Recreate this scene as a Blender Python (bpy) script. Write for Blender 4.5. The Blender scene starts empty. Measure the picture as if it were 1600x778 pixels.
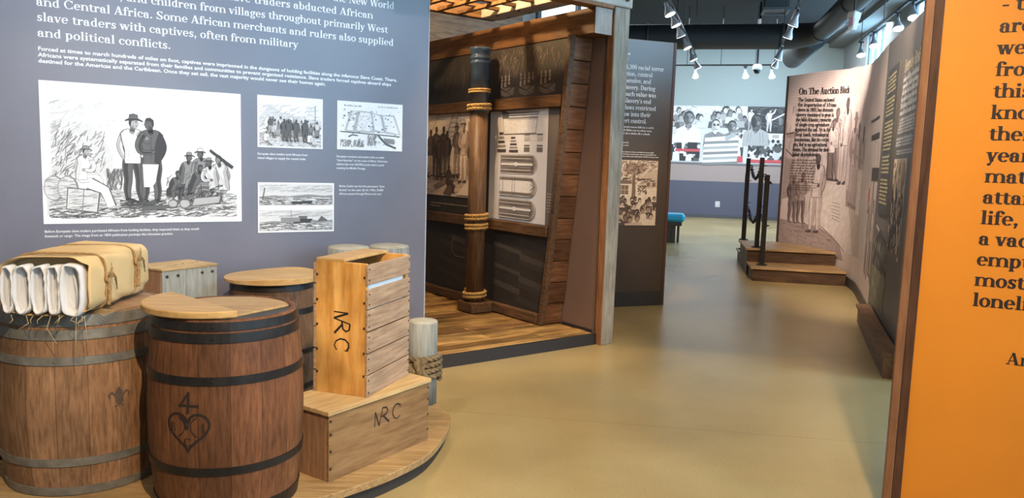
import bpy, bmesh, math, random
from mathutils import Vector, Matrix, Quaternion
random.seed(7)
R = math.radians
SC = bpy.context.scene
COL = SC.collection

# ------------------------------------------------------------------ camera, world, light, exposure
PITCH, ROLL, EYE, FPX = R(6.4), 0.0305, 1.55, 1200.0
FW = Vector((0, math.cos(PITCH), -math.sin(PITCH)))
_r0 = Vector((1, 0, 0)); _u0 = _r0.cross(FW)
RT = _r0 * math.cos(ROLL) + _u0 * math.sin(ROLL)
UP = RT.cross(FW)
EYEP = Vector((0, 0, EYE))
cam = bpy.data.cameras.new('camera'); cam_o = bpy.data.objects.new('camera', cam); COL.objects.link(cam_o)
cam.sensor_fit = 'HORIZONTAL'; cam.sensor_width = 36.0; cam.lens = 36.0 * FPX / 1600.0
cam.clip_start = 0.05; cam.clip_end = 200
m = Matrix.Identity(3); m.col[0] = RT; m.col[1] = UP; m.col[2] = -FW
cam_o.matrix_world = Matrix.Translation(EYEP) @ m.to_4x4()
SC.camera = cam_o
SC.view_settings.view_transform = 'Standard'; SC.view_settings.look = 'None'
SC.view_settings.gamma = 1.0; SC.view_settings.use_curve_mapping = False
SC.view_settings.exposure = 0.0
SC.cycles.use_denoising = True
SC.cycles.max_bounces = 6
W_ = bpy.data.worlds.new('world'); SC.world = W_; W_.use_nodes = True
W_.node_tree.nodes['Background'].inputs[0].default_value = (0.88, 0.92, 1.0, 1)
W_.node_tree.nodes['Background'].inputs[1].default_value = 0.2

WARM, NEUT, COOL = (1.0, 0.75, 0.45), (1.0, 0.90, 0.76), (0.62, 0.82, 1.0)
def aim(o, target):
    d = Vector(target) - o.location
    o.rotation_euler = d.to_track_quat('-Z', 'Y').to_euler()
def spot(loc, target, watts, col, deg=50, blend=0.5, size=0.05):
    l = bpy.data.lights.new('track_and_fill_spot', 'SPOT'); l.energy = watts; l.color = col
    l.spot_size = R(deg); l.spot_blend = blend; l.shadow_soft_size = size
    o = bpy.data.objects.new('track_and_fill_spot', l); COL.objects.link(o); o.location = loc; aim(o, target); return o
def area(loc, target, watts, col, sx, sy):
    l = bpy.data.lights.new('added_fill_light', 'AREA'); l.energy = watts; l.color = col
    l.shape = 'RECTANGLE'; l.size = sx; l.size_y = sy
    o = bpy.data.objects.new('added_fill_light', l); COL.objects.link(o); o.location = loc; aim(o, target); return o
# broad overhead fill panels, added to lift the hall
area((-0.5, 1.5, 5.3), (-0.5, 2.2, 0), 80, NEUT, 5, 4)
area((2.6, 7.2, 5.4), (2.6, 7.4, 0), 40, NEUT, 3, 5)
area((5.5, 20.5, 5.4), (5.5, 21.3, 0), 760, (0.86, 0.94, 1.0), 7, 4)
# track lamps, with a few added fill spots
spot((0.8, -0.5, 4.3), (-1.65, 3.5, 0.95), 1150, WARM, 40, 0.9, 0.03)            # cargo, key lamp
spot((2.4, 1.2, 4.2), (-0.7, 3.6, 0.4), 150, WARM, 42, 0.6)                   # cargo, from the side
spot((-1.6, 2.4, 4.6), (-1.85, 4.9, 2.2), 430, (0.98, 0.97, 1.0), 72, 1.0)    # face of the tall panel
spot((1.1, 5.6, 4.3), (1.3, 8.45, 2.4), 80, NEUT, 44, 1.0)                  # second panel
spot((0.9, 5.9, 3.9), (1.4, 8.48, 1.2), 330, WARM, 20, 0.7)                    # added to warm its photograph
spot((1.1, 1.4, 4.2), (0.9, 3.9, 0), 640, WARM, 60, 0.8)                      # aisle floor
spot((2.0, 6.2, 4.2), (2.6, 8.8, 0), 120, WARM, 60, 0.8)
spot((2.7, 10.6, 4.15), (4.6, 11.6, 2.0), 420, (1, 0.84, 0.76), 54, 0.9)      # mural
spot((3.2, 9.0, 4.15), (4.70, 10.8, 2.85), 1300, (1, 0.90, 0.80), 30, 1.0)
spot((2.1, 5.9, 4.15), (3.8, 8.0, 1.9), 900, (1, 0.84, 0.66), 46, 0.8)
spot((3.0, 8.2, 4.1), (4.0, 11.7, 0.4), 320, WARM, 36, 0.7)                   # stepped platform
spot((0.5, 0.3, 4.2), (2.3, 2.9, 1.3), 265, WARM, 60, 0.9)                    # orange panel
spot((1.7, 4.9, 4.2), (3.55, 7.4, 2.1), 520, (1, .85, .66), 40, 0.8)          # added to brighten the near end of the curved panel
spot((0.7, 4.6, 4.2), (-0.3, 6.7, 0.2), 460, WARM, 42, 0.7)                   # ship deck
spot((-0.9, 6.9, 2.9), (-0.1, 7.8, 1.45), 34, (1, .88, .72), 80, 0.9, 0.03)   # added under the grating for plan sheet and deck scene

# ------------------------------------------------------------------ pixel rays (used to survey the place)
def ray(px, py): return FW + RT * ((px - 800) / FPX) - UP * ((py - 389) / FPX)
def at_z(px, py, z=0.0):
    d = ray(px, py); return EYEP + d * ((z - EYE) / d.z)
def at_y(px, py, y):
    d = ray(px, py); return EYEP + d * (y / d.y)

# ------------------------------------------------------------------ materials
def nt(name):
    m = bpy.data.materials.new(name); m.use_nodes = True
    return m, m.node_tree.nodes, m.node_tree.links, m.node_tree.nodes['Principled BSDF']
def c4(c): return (c[0], c[1], c[2], 1)
def plain(name, col, rough=0.6, metal=0.0, var=0.0, scale=8.0, spec=0.5, bump=0.0):
    m, N, L, B = nt(name)
    B.inputs['Base Color'].default_value = c4(col); B.inputs['Roughness'].default_value = rough
    B.inputs['Metallic'].default_value = metal; B.inputs['Specular IOR Level'].default_value = spec
    if var or bump:
        t = N.new('ShaderNodeTexCoord'); n = N.new('ShaderNodeTexNoise'); n.inputs['Scale'].default_value = scale
        n.inputs['Detail'].default_value = 5; L.new(t.outputs['Object'], n.inputs['Vector'])
        r = N.new('ShaderNodeValToRGB'); r.color_ramp.elements[0].position = 0.3; r.color_ramp.elements[1].position = 0.7
        r.color_ramp.elements[0].color = c4([max(0, x * (1 - var)) for x in col]); r.color_ramp.elements[1].color = c4([min(1, x * (1 + var)) for x in col])
        L.new(n.outputs['Fac'], r.inputs['Fac']); L.new(r.outputs['Color'], B.inputs['Base Color'])
        if bump:
            b = N.new('ShaderNodeBump'); b.inputs['Strength'].default_value = bump; b.inputs['Distance'].default_value = 0.01
            L.new(n.outputs['Fac'], b.inputs['Height']); L.new(b.outputs['Normal'], B.inputs['Normal'])
    return m
def wood(name, dark, light, axis='X', scale=6.0, stretch=12.0, island=0.3, rough=0.6, bump=0.25, stain=0.35):
    """grain stretched along one object axis, each board its own tint"""
    m, N, L, B = nt(name)
    t = N.new('ShaderNodeTexCoord'); g = N.new('ShaderNodeNewGeometry')
    mp = N.new('ShaderNodeMapping'); s = [stretch] * 3; s['XYZ'.index(axis)] = 1.0; mp.inputs['Scale'].default_value = s
    off = N.new('ShaderNodeVectorMath'); off.operation = 'SCALE'; off.inputs[0].default_value = (13.7, 7.3, 9.1)
    L.new(g.outputs['Random Per Island'], off.inputs['Scale'])
    ad = N.new('ShaderNodeVectorMath'); ad.operation = 'ADD'; L.new(t.outputs['Object'], ad.inputs[0]); L.new(off.outputs[0], ad.inputs[1])
    L.new(ad.outputs[0], mp.inputs['Vector'])
    n = N.new('ShaderNodeTexNoise'); n.inputs['Scale'].default_value = scale; n.inputs['Detail'].default_value = 7; n.inputs['Roughness'].default_value = 0.65
    L.new(mp.outputs[0], n.inputs['Vector'])
    r = N.new('ShaderNodeValToRGB'); r.color_ramp.elements[0].position = 0.32; r.color_ramp.elements[1].position = 0.68
    r.color_ramp.elements[0].color = c4(dark); r.color_ramp.elements[1].color = c4(light); L.new(n.outputs['Fac'], r.inputs['Fac'])
    n2 = N.new('ShaderNodeTexNoise'); n2.inputs['Scale'].default_value = 3.0; n2.inputs['Detail'].default_value = 4; L.new(ad.outputs[0], n2.inputs['Vector'])
    mr = N.new('ShaderNodeMapRange'); mr.inputs[1].default_value = 0.2; mr.inputs[2].default_value = 0.65
    mr.inputs[3].default_value = 1 - stain; mr.inputs[4].default_value = 1 + stain * 0.4; L.new(n2.outputs['Fac'], mr.inputs[0])
    mr2 = N.new('ShaderNodeMapRange'); mr2.inputs[3].default_value = 1 - island; mr2.inputs[4].default_value = 1 + island; L.new(g.outputs['Random Per Island'], mr2.inputs[0])
    mu = N.new('ShaderNodeMath'); mu.operation = 'MULTIPLY'; L.new(mr.outputs[0], mu.inputs[0]); L.new(mr2.outputs[0], mu.inputs[1])
    sc = N.new('ShaderNodeVectorMath'); sc.operation = 'SCALE'; L.new(r.outputs['Color'], sc.inputs[0]); L.new(mu.outputs[0], sc.inputs['Scale'])
    L.new(sc.outputs[0], B.inputs['Base Color']); B.inputs['Roughness'].default_value = rough; B.inputs['Specular IOR Level'].default_value = .28
    if bump:
        b = N.new('ShaderNodeBump'); b.inputs['Strength'].default_value = bump; b.inputs['Distance'].default_value = 0.004
        L.new(n.outputs['Fac'], b.inputs['Height']); L.new(b.outputs['Normal'], B.inputs['Normal'])
    return m
def emit(name, col, strength):
    m, N, L, B = nt(name)
    B.inputs['Base Color'].default_value = c4(col); B.inputs['Emission Color'].default_value = c4(col); B.inputs['Emission Strength'].default_value = strength
    return m

# ------------------------------------------------------------------ mesh building
class MB:
    def __init__(s): s.bm = bmesh.new(); s.mi = 0
    def mat(s, i): s.mi = i; return s
    def _f(s, vs):
        try:
            f = s.bm.faces.new(vs); f.material_index = s.mi; return f
        except ValueError: return None
    def box(s, c, d, M=None):
        c = Vector(c); v = []
        for k in range(8):
            p = Vector(((k & 1) - .5, ((k >> 1) & 1) - .5, ((k >> 2) & 1) - .5))
            p = Vector((p.x * d[0], p.y * d[1], p.z * d[2]))
            if M is not None: p = M @ p
            v.append(s.bm.verts.new(c + p))
        for q in ((0, 2, 3, 1), (4, 5, 7, 6), (0, 1, 5, 4), (2, 6, 7, 3), (0, 4, 6, 2), (1, 3, 7, 5)): s._f([v[i] for i in q])
        return s
    def span(s, a, b): return s.box([(a[i] + b[i]) / 2 for i in range(3)], [abs(b[i] - a[i]) for i in range(3)])
    def hexa(s, bot, top):
        v = [s.bm.verts.new(p) for p in bot] + [s.bm.verts.new(p) for p in top]; n = len(bot)
        s._f(v[:n][::-1]); s._f(v[n:])
        for i in range(n): s._f([v[i], v[(i + 1) % n], v[n + (i + 1) % n], v[n + i]])
        return s
    def prism(s, poly, z0, z1): return s.hexa([(x, y, z0) for x, y in poly], [(x, y, z1) for x, y in poly])
    def prism_f(s, poly, f, a, b): return s.hexa([f(x, y, a) for x, y in poly], [f(x, y, b) for x, y in poly])
    def lathe(s, prof, n=32, c=(0, 0, 0), M=None, caps=True, smooth=True):
        c = Vector(c); rings = []
        for r, z in prof:
            ring = []
            for i in range(n):
                a = 2 * math.pi * i / n; p = Vector((r * math.cos(a), r * math.sin(a), z))
                if M is not None: p = M @ p
                ring.append(s.bm.verts.new(c + p))
            rings.append(ring)
        for a, b in zip(rings, rings[1:]):
            for i in range(n):
                f = s._f([a[i], a[(i + 1) % n], b[(i + 1) % n], b[i]])
                if f: f.smooth = smooth
        if caps: s._f(rings[0][::-1]); s._f(rings[-1])
        return s
    def cyl(s, c, r, h, n=24, M=None): return s.lathe([(r, 0), (r, h)], n, c, M)
    def tube(s, pts, r, n=8, closed=False, smooth=True):
        pts = [Vector(p) for p in pts]; k = len(pts); rings = []; nrm = None
        for i, p in enumerate(pts):
            if closed: t = pts[(i + 1) % k] - pts[i - 1]
            else: t = pts[min(i + 1, k - 1)] - pts[max(i - 1, 0)]
            t.normalize()
            if nrm is None:
                nrm = t.orthogonal().normalized()
            else:
                nrm = (nrm - t * nrm.dot(t)).normalized()
            bn = t.cross(nrm); rr = r(i / max(1, k - 1)) if callable(r) else r
            rings.append([s.bm.verts.new(p + (nrm * math.cos(2 * math.pi * j / n) + bn * math.sin(2 * math.pi * j / n)) * rr) for j in range(n)])
        prs = list(zip(rings, rings[1:])) + ([(rings[-1], rings[0])] if closed else [])
        for a, b in prs:
            for j in range(n):
                f = s._f([a[j], a[(j + 1) % n], b[(j + 1) % n], b[j]])
                if f: f.smooth = smooth
        if not closed: s._f(rings[0][::-1]); s._f(rings[-1])
        return s
    def ball(s, c, r, sq=(1, 1, 1), n=12):
        return s.lathe([(max(1e-4, r * math.sin(math.pi * i / n)) , -r * math.cos(math.pi * i / n)) for i in range(n + 1)], 2 * n, c, Matrix.Diagonal(sq))
    def build(s, name, mats, parent=None, bevel=0.0, loc=None, kind=None, rz=None):
        if bevel:
            bmesh.ops.recalc_face_normals(s.bm, faces=s.bm.faces)
            ed = [e for e in s.bm.edges if len(e.link_faces) == 2 and e.calc_face_angle(0) > 0.6]
            bmesh.ops.bevel(s.bm, geom=ed, offset=bevel, segments=1, affect='EDGES', clamp_overlap=True)
        bmesh.ops.recalc_face_normals(s.bm, faces=s.bm.faces)
        me = bpy.data.meshes.new(name); s.bm.to_mesh(me); s.bm.free()
        for m in (mats if isinstance(mats, (list, tuple)) else [mats]): me.materials.append(m)
        o = bpy.data.objects.new(name, me); COL.objects.link(o)
        if parent: o.parent = parent
        if loc is not None: o.location = loc
        if rz is not None: o.rotation_euler = (0, 0, rz)
        if kind: o['kind'] = kind
        return o
def tag(o, label, cat, group=None):
    o['label'] = label; o['category'] = cat
    if group: o['group'] = group
    return o
def thing(name, label, cat, loc=(0, 0, 0), rz=0.0, group=None):
    o = bpy.data.objects.new(name, None); COL.objects.link(o); o.location = loc; o.rotation_euler = (0, 0, rz); o.empty_display_size = 0.1
    return tag(o, label, cat, group)
def bits(name, mat, items, parent):
    """small like pieces, each an object of its own: items of (centre, size)"""
    for c, d in items: MB().box(c, d).build(name, mat, parent)
def copy_tree(o, parent=None):
    c = o.copy(); COL.objects.link(c)
    if parent: c.parent = parent
    for ch in list(o.children): copy_tree(ch, c)
    return c
def rope(mb, path, r, strands=3, pitch=None, closed=False, per=4):
    """a laid rope: strands twisting round a path"""
    P = [Vector(p) for p in path]; pitch = pitch or r * 5
    # resample
    seg = [(P[i + 1] - P[i]).length for i in range(len(P) - 1)]; tot = sum(seg); n = max(8, int(tot / pitch * per * 1.6))
    out = []; acc = 0; i = 0
    for k in range(n + 1):
        d = tot * k / n
        while i < len(seg) - 1 and acc + seg[i] < d: acc += seg[i]; i += 1
        out.append(P[i].lerp(P[i + 1], min(1, max(0, (d - acc) / max(1e-9, seg[i])))))
    nrm = None; frames = []
    for k, p in enumerate(out):
        t = (out[min(k + 1, n)] - out[max(k - 1, 0)]).normalized()
        nrm = t.orthogonal().normalized() if nrm is None else (nrm - t * nrm.dot(t)).normalized()
        frames.append((p, nrm.copy(), t.cross(nrm)))
    for sdx in range(strands):
        pts = []
        for k, (p, a, b) in enumerate(frames):
            ph = 2 * math.pi * (sdx / strands + tot * k / n / pitch)
            pts.append(p + (a * math.cos(ph) + b * math.sin(ph)) * r * 0.48)
        mb.tube(pts, r * 0.56, 6)
    return mb
# ------------------------------------------------------------------ lettering
S_, H_ = 0.118, 0.042
def _ring(cx, cy, rx, ry, a0, a1, w=S_, h=H_):
    n = max(4, int(abs(a1 - a0) / 18)); out = []
    def P(a, k): return (cx + (rx - w * k) * math.cos(R(a)), cy + (ry - h * k) * math.sin(R(a)))
    for i in range(n):
        a, b = a0 + (a1 - a0) * i / n, a0 + (a1 - a0) * (i + 1) / n
        out.append([P(a, 0), P(b, 0), P(b, 1), P(a, 1)])
    return out
def _st(x, y0, y1, w=S_): return [[(x, y0), (x + w, y0), (x + w, y1), (x, y1)]]
def _sl(x0, x1, y): return [[(x0, y), (x1, y), (x1, y + H_), (x0, y + H_)]]
def _dg(x0, y0, x1, y1, w): return [[(x0, y0), (x0 + w, y0), (x1 + w, y1), (x1, y1)]]
def _ball(x, y, r=0.062): return [[(x + r * math.cos(k * math.pi / 5), y + r * math.sin(k * math.pi / 5)) for k in range(10)]]
def _foot(x): return _sl(x - .05, x + S_ + .05, 0)
def _flag(x, y): return [[(x - .06, y - H_), (x + .01, y - H_), (x + .01, y), (x - .06, y - .012)]]
def _top(x, y, w=S_): return _sl(x - .05, x + w + .05, y - H_)
def _tick(x, y0, y1): return [[(x - H_ / 2, y0), (x + H_ / 2, y0), (x + H_ / 2, y1), (x - H_ / 2, y1)]]
X_, C_, A_, D_ = .46, .68, .70, -.2
def _arch(x): return _ring(x + .235 - .005, .27, .175 + .05, .2, 0, 150) + _st(x + .335, 0, .27) + _foot(x + .335)
G = {
 'a': (_st(.27, .03, .32) + _ring(.215, .32, .173, .148, 0, 165) + _ball(.085, .325) + _ring(.2, .135, .175, .15, 65, 300) + _sl(.27, .46, 0) , .49),
 'b': (_st(.06, 0, A_) + _flag(.06, A_) + _ring(.27, .23, .215, .245, -150, 150), .52),
 'c': (_ring(.25, .23, .225, .245, 40, 318) + _ball(.385, .345), .45),
 'd': (_ring(.26, .23, .22, .245, 30, 330) + _st(.33, 0, A_) + _flag(.33, A_) + _sl(.33, .51, 0), .54),
 'e': (_ring(.25, .23, .225, .245, 0, 318) + _sl(.08, .46, .22), .49),
 'f': (_st(.09, 0, .57) + _ring(.26, .56, .17, .15, 25, 180) + _ball(.375, .60) + _sl(.01, .33, X_ - H_) + _foot(.09), .34),
 'g': (_ring(.23, .30, .185, .17, 0, 360) + _ring(.24, -.07, .21, .125, 0, 360, S_ * .7, .055) + _dg(.09, .02, .1, .16, .06) + _ball(.43, .42), .48),
 'h': (_st(.06, 0, A_) + _flag(.06, A_) + _foot(.06) + _arch(.06), .57),
 'i': (_st(.08, 0, X_) + _flag(.08, X_) + _foot(.08) + _ball(.14, .61, .075), .28),
 'j': (_st(.08, -.1, X_) + _flag(.08, X_) + _ring(.06, -.08, .138, .13, 200, 360) + _ball(.14, .61, .075), .28),
 'k': (_st(.06, 0, A_) + _flag(.06, A_) + _foot(.06) + _dg(.17, .18, .38, X_, .06) + _dg(.36, 0, .2, .28, .13) + _sl(.31, .53, 0) + _sl(.29, .5, X_ - H_), .55),
 'l': (_st(.08, 0, A_) + _flag(.08, A_) + _foot(.08), .28),
 'm': (_st(.06, 0, X_) + _flag(.06, X_) + _foot(.06) + _arch(.06) + _arch(.395 - .0), .91),
 'n': (_st(.06, 0, X_) + _flag(.06, X_) + _foot(.06) + _arch(.06), .57),
 'o': (_ring(.25, .23, .23, .245, 0, 360), .50),
 'p': (_st(.06, D_, X_) + _flag(.06, X_) + _sl(.01, .23, D_) + _ring(.27, .23, .215, .245, -150, 150), .53),
 'q': (_st(.33, D_, X_) + _sl(.28, .5, D_) + _ring(.26, .23, .22, .245, 30, 330), .53),
 'r': (_st(.07, 0, X_) + _flag(.07, X_) + _foot(.07) + _ring(.31, .29, .15, .18, 60, 170, .06, .05) + _ball(.35, .39, .07), .42),
 's': (_ring(.2, .335, .15, .14, 35, 250) + _ring(.2, .13, .16, .145, -155, 80) + [[(.09, .3), (.17, .33), (.33, .17), (.26, .13)]] + _tick(.33, .32, .46) + _tick(.06, 0, .15), .40),
 't': (_st(.09, .1, X_ + .1) + _sl(.01, .32, X_ - H_) + _ring(.25, .13, .16, .145, 180, 320), .35),
 'u': (_st(.06, .18, X_) + _flag(.06, X_) + _ring(.24, .19, .18, .205, 180, 350) + _st(.33, 0, X_) + _flag(.33, X_) + _sl(.33, .52, 0), .56),
 'v': (_dg(.16, 0, .02, X_, .13) + _dg(.20, 0, .37, X_, .05) + _sl(-.03, .2, X_ - H_) + _sl(.32, .48, X_ - H_), .46),
 'w': (_dg(.15, 0, .02, X_, .13) + _dg(.19, 0, .31, X_, .05) + _dg(.42, 0, .29, X_, .13) + _dg(.46, 0, .62, X_, .05) + _sl(-.03, .2, X_ - H_) + _sl(.57, .72, X_ - H_) + _sl(.25, .45, X_ - H_), .71),
 'x': (_dg(.3, 0, .04, X_, .13) + _dg(.06, 0, .36, X_, .05) + _sl(0, .2, X_ - H_) + _sl(.3, .47, X_ - H_) + _sl(0, .18, 0) + _sl(.26, .48, 0), .49),
 'y': (_dg(.16, 0, .02, X_, .13) + _dg(.11, D_ + .03, .37, X_, .055) + _ball(.1, D_ + .05) + _sl(-.03, .2, X_ - H_) + _sl(.32, .48, X_ - H_), .46),
 'z': (_sl(.04, .4, 0) + _sl(.04, .4, X_ - H_) + _dg(.04, 0, .27, X_, .13), .44),
 'A': (_dg(.06, 0, .29, C_, .055) + _dg(.45, 0, .25, C_, .15) + _sl(.14, .5, .2) + _sl(0, .2, 0) + _sl(.39, .67, 0), .66),
 'B': (_st(.1, 0, C_) + _sl(.02, .3, 0) + _sl(.02, .3, C_ - H_) + _ring(.28, .52, .22, .16, -90, 90) + _ring(.28, .19, .26, .19, -90, 90) + _sl(.2, .3, .34), .60),
 'C': (_ring(.36, .34, .33, .355, 40, 320) + _tick(.6, .46, .69) + _tick(.6, 0, .2), .68),
 'D': (_st(.1, 0, C_) + _sl(.02, .32, 0) + _sl(.02, .32, C_ - H_) + _ring(.3, .34, .36, .34, -90, 90, .13), .71),
 'E': (_st(.1, 0, C_) + _sl(.02, .55, 0) + _sl(.02, .52, C_ - H_) + _sl(.2, .4, .33) + _tick(.54, 0, .2) + _tick(.51, .5, C_) + _tick(.4, .25, .45), .60),
 'F': (_st(.1, 0, C_) + _sl(.02, .3, 0) + _sl(.02, .52, C_ - H_) + _sl(.2, .4, .33) + _tick(.51, .5, C_) + _tick(.4, .25, .45), .56),
 'G': (_ring(.36, .34, .33, .355, 40, 330) + _tick(.6, .46, .69) + _st(.52, .02, .3) + _sl(.42, .7, .27), .72),
 'H': (_st(.1, 0, C_) + _st(.5, 0, C_) + _sl(.2, .5, .33) + _sl(.02, .3, 0) + _sl(.02, .3, C_ - H_) + _sl(.42, .7, 0) + _sl(.42, .7, C_ - H_), .73),
 'I': (_st(.1, 0, C_) + _sl(.02, .3, 0) + _sl(.02, .3, C_ - H_), .34),
 'J': (_st(.2, .1, C_) + _sl(.12, .4, C_ - H_) + _ring(.15, .1, .168, .15, 190, 360), .42),
 'K': (_st(.1, 0, C_) + _sl(.02, .3, 0) + _sl(.02, .3, C_ - H_) + _dg(.2, .25, .52, C_, .055) + _dg(.5, 0, .28, .38, .15) + _sl(.45, .72, 0), .70),
 'L': (_st(.1, 0, C_) + _sl(.02, .55, 0) + _sl(.02, .3, C_ - H_) + _tick(.54, 0, .22), .58),
 'M': (_st(.1, 0, C_, .05) + _dg(.36, 0, .1, C_, .13) + _dg(.4, 0, .64, C_, .05) + _st(.64, 0, C_) + _sl(.02, .22, 0) + _sl(.56, .84, 0) + _sl(.02, .22, C_ - H_) + _sl(.62, .84, C_ - H_), .86),
 'N': (_st(.1, 0, C_, .05) + _dg(.5, 0, .08, C_, .14) + _st(.58, 0, C_, .05) + _sl(.02, .23, 0) + _sl(.02, .2, C_ - H_) + _sl(.5, .71, C_ - H_), .72),
 'O': (_ring(.36, .34, .33, .355, 0, 360, .13), .72),
 'P': (_st(.1, 0, C_) + _sl(.02, .3, 0) + _sl(.02, .3, C_ - H_) + _ring(.28, .49, .25, .19, -90, 90) + _sl(.2, .3, .3), .58),
 'R': (_st(.1, 0, C_) + _sl(.02, .3, 0) + _sl(.02, .3, C_ - H_) + _ring(.28, .5, .24, .18, -90, 90) + _sl(.2, .3, .32) + _dg(.46, 0, .25, .33, .14) + _sl(.42, .66, 0), .66),
 'S': (_ring(.28, .5, .22, .19, 35, 250) + _ring(.28, .18, .23, .195, -155, 80) + [[(.1, .44), (.2, .5), (.47, .22), (.38, .17)]] + _tick(.47, .48, .68) + _tick(.06, 0, .22), .56),
 'T': (_st(.25, 0, C_) + _sl(.15, .47, 0) + _sl(.03, .59, C_ - H_) + _tick(.04, .48, C_) + _tick(.58, .48, C_), .62),
 'U': (_st(.1, .2, C_) + _ring(.34, .2, .24, .215, 180, 360) + _st(.53, .2, C_, .05) + _sl(.02, .3, C_ - H_) + _sl(.46, .66, C_ - H_), .68),
 'V': (_dg(.26, 0, .05, C_, .15) + _dg(.31, 0, .54, C_, .055) + _sl(-.02, .26, C_ - H_) + _sl(.47, .66, C_ - H_), .64),
 'W': (_dg(.22, 0, .05, C_, .14) + _dg(.27, 0, .42, C_, .05) + _dg(.57, 0, .4, C_, .14) + _dg(.62, 0, .8, C_, .05) + _sl(-.02, .26, C_ - H_) + _sl(.73, .92, C_ - H_) + _sl(.36, .6, C_ - H_), .9),
 'Y': (_st(.27, 0, .32) + _dg(.27, .28, .05, C_, .14) + _dg(.33, .28, .54, C_, .055) + _sl(.18, .48, 0) + _sl(-.02, .24, C_ - H_) + _sl(.46, .66, C_ - H_), .64),
 '0': (_ring(.26, .34, .23, .355, 0, 360), .52), '1': (_st(.2, 0, C_) + _sl(.08, .44, 0) + _dg(.1, .56, .2, C_, .06), .5),
 '2': (_ring(.26, .48, .21, .2, -20, 170) + _dg(.04, .04, .36, .44, .1) + _sl(.04, .48, 0) + _sl(.04, .48, .04), .52),
 '3': (_ring(.24, .5, .2, .18, -90, 150) + _ring(.24, .18, .23, .19, -150, 90) + _ball(.09, .54) + _ball(.08, .12), .52),
 '4': (_st(.29, 0, C_) + _sl(.02, .5, .17) + _dg(.02, .17, .29, C_, .06) + _sl(.2, .5, 0), .53),
 '5': (_st(.08, .33, C_, .05) + _sl(.08, .44, C_ - H_) + _sl(.08, .44, C_ - 2 * H_) + _ring(.23, .2, .23, .22, -150, 130), .52),
 '6': (_ring(.26, .22, .22, .23, 0, 360) + _ring(.4, .3, .36, .38, 95, 190), .52),
 '7': (_sl(.04, .48, C_ - H_) + _sl(.04, .48, C_ - 2 * H_) + _dg(.15, 0, .37, C_ - H_, .11), .5),
 '8': (_ring(.26, .51, .19, .17, 0, 360) + _ring(.26, .18, .23, .19, 0, 360), .52),
 '9': (_ring(.26, .46, .22, .23, 0, 360) + _ring(.12, .38, .36, .38, -85, 10), .52),
 '.': (_ball(.12, .065, .07), .24), ',': (_ball(.12, .065, .07) + _dg(.05, -.13, .13, .06, .06), .24),
 '-': (_st(.05, .2, .28, .24), .34), "'": (_ball(.1, .62, .06) + _dg(.06, .48, .11, .62, .05), .2),
 ' ': ([], .25),
}
def serif(txt, italic=0.0):
    out = []; x = 0
    for ch in txt:
        g, adv = G.get(ch, G[' '])
        for p in g: out.append([(x + a + b * italic, b) for a, b in p])
        x += adv
    return out, x
_sans_cache = {}
def sans(txt, bold=0.0):
    """built-in sans lettering as flat polygons"""
    key = (txt, bold)
    if key in _sans_cache: return _sans_cache[key]
    c = bpy.data.curves.new('lettering', 'FONT'); c.body = txt; c.size = 1.0; c.offset = bold; c.resolution_u = 2
    o = bpy.data.objects.new('lettering', c); COL.objects.link(o)
    dg = bpy.context.evaluated_depsgraph_get(); me = bpy.data.meshes.new_from_object(o.evaluated_get(dg))
    V = [(v.co.x, v.co.y) for v in me.vertices]; out = [[V[i] for i in p.vertices] for p in me.polygons]
    w = max((v[0] for v in V), default=0.1)
    bpy.data.objects.remove(o); bpy.data.curves.remove(c); bpy.data.meshes.remove(me)
    _sans_cache[key] = (out, w); return out, w

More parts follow.
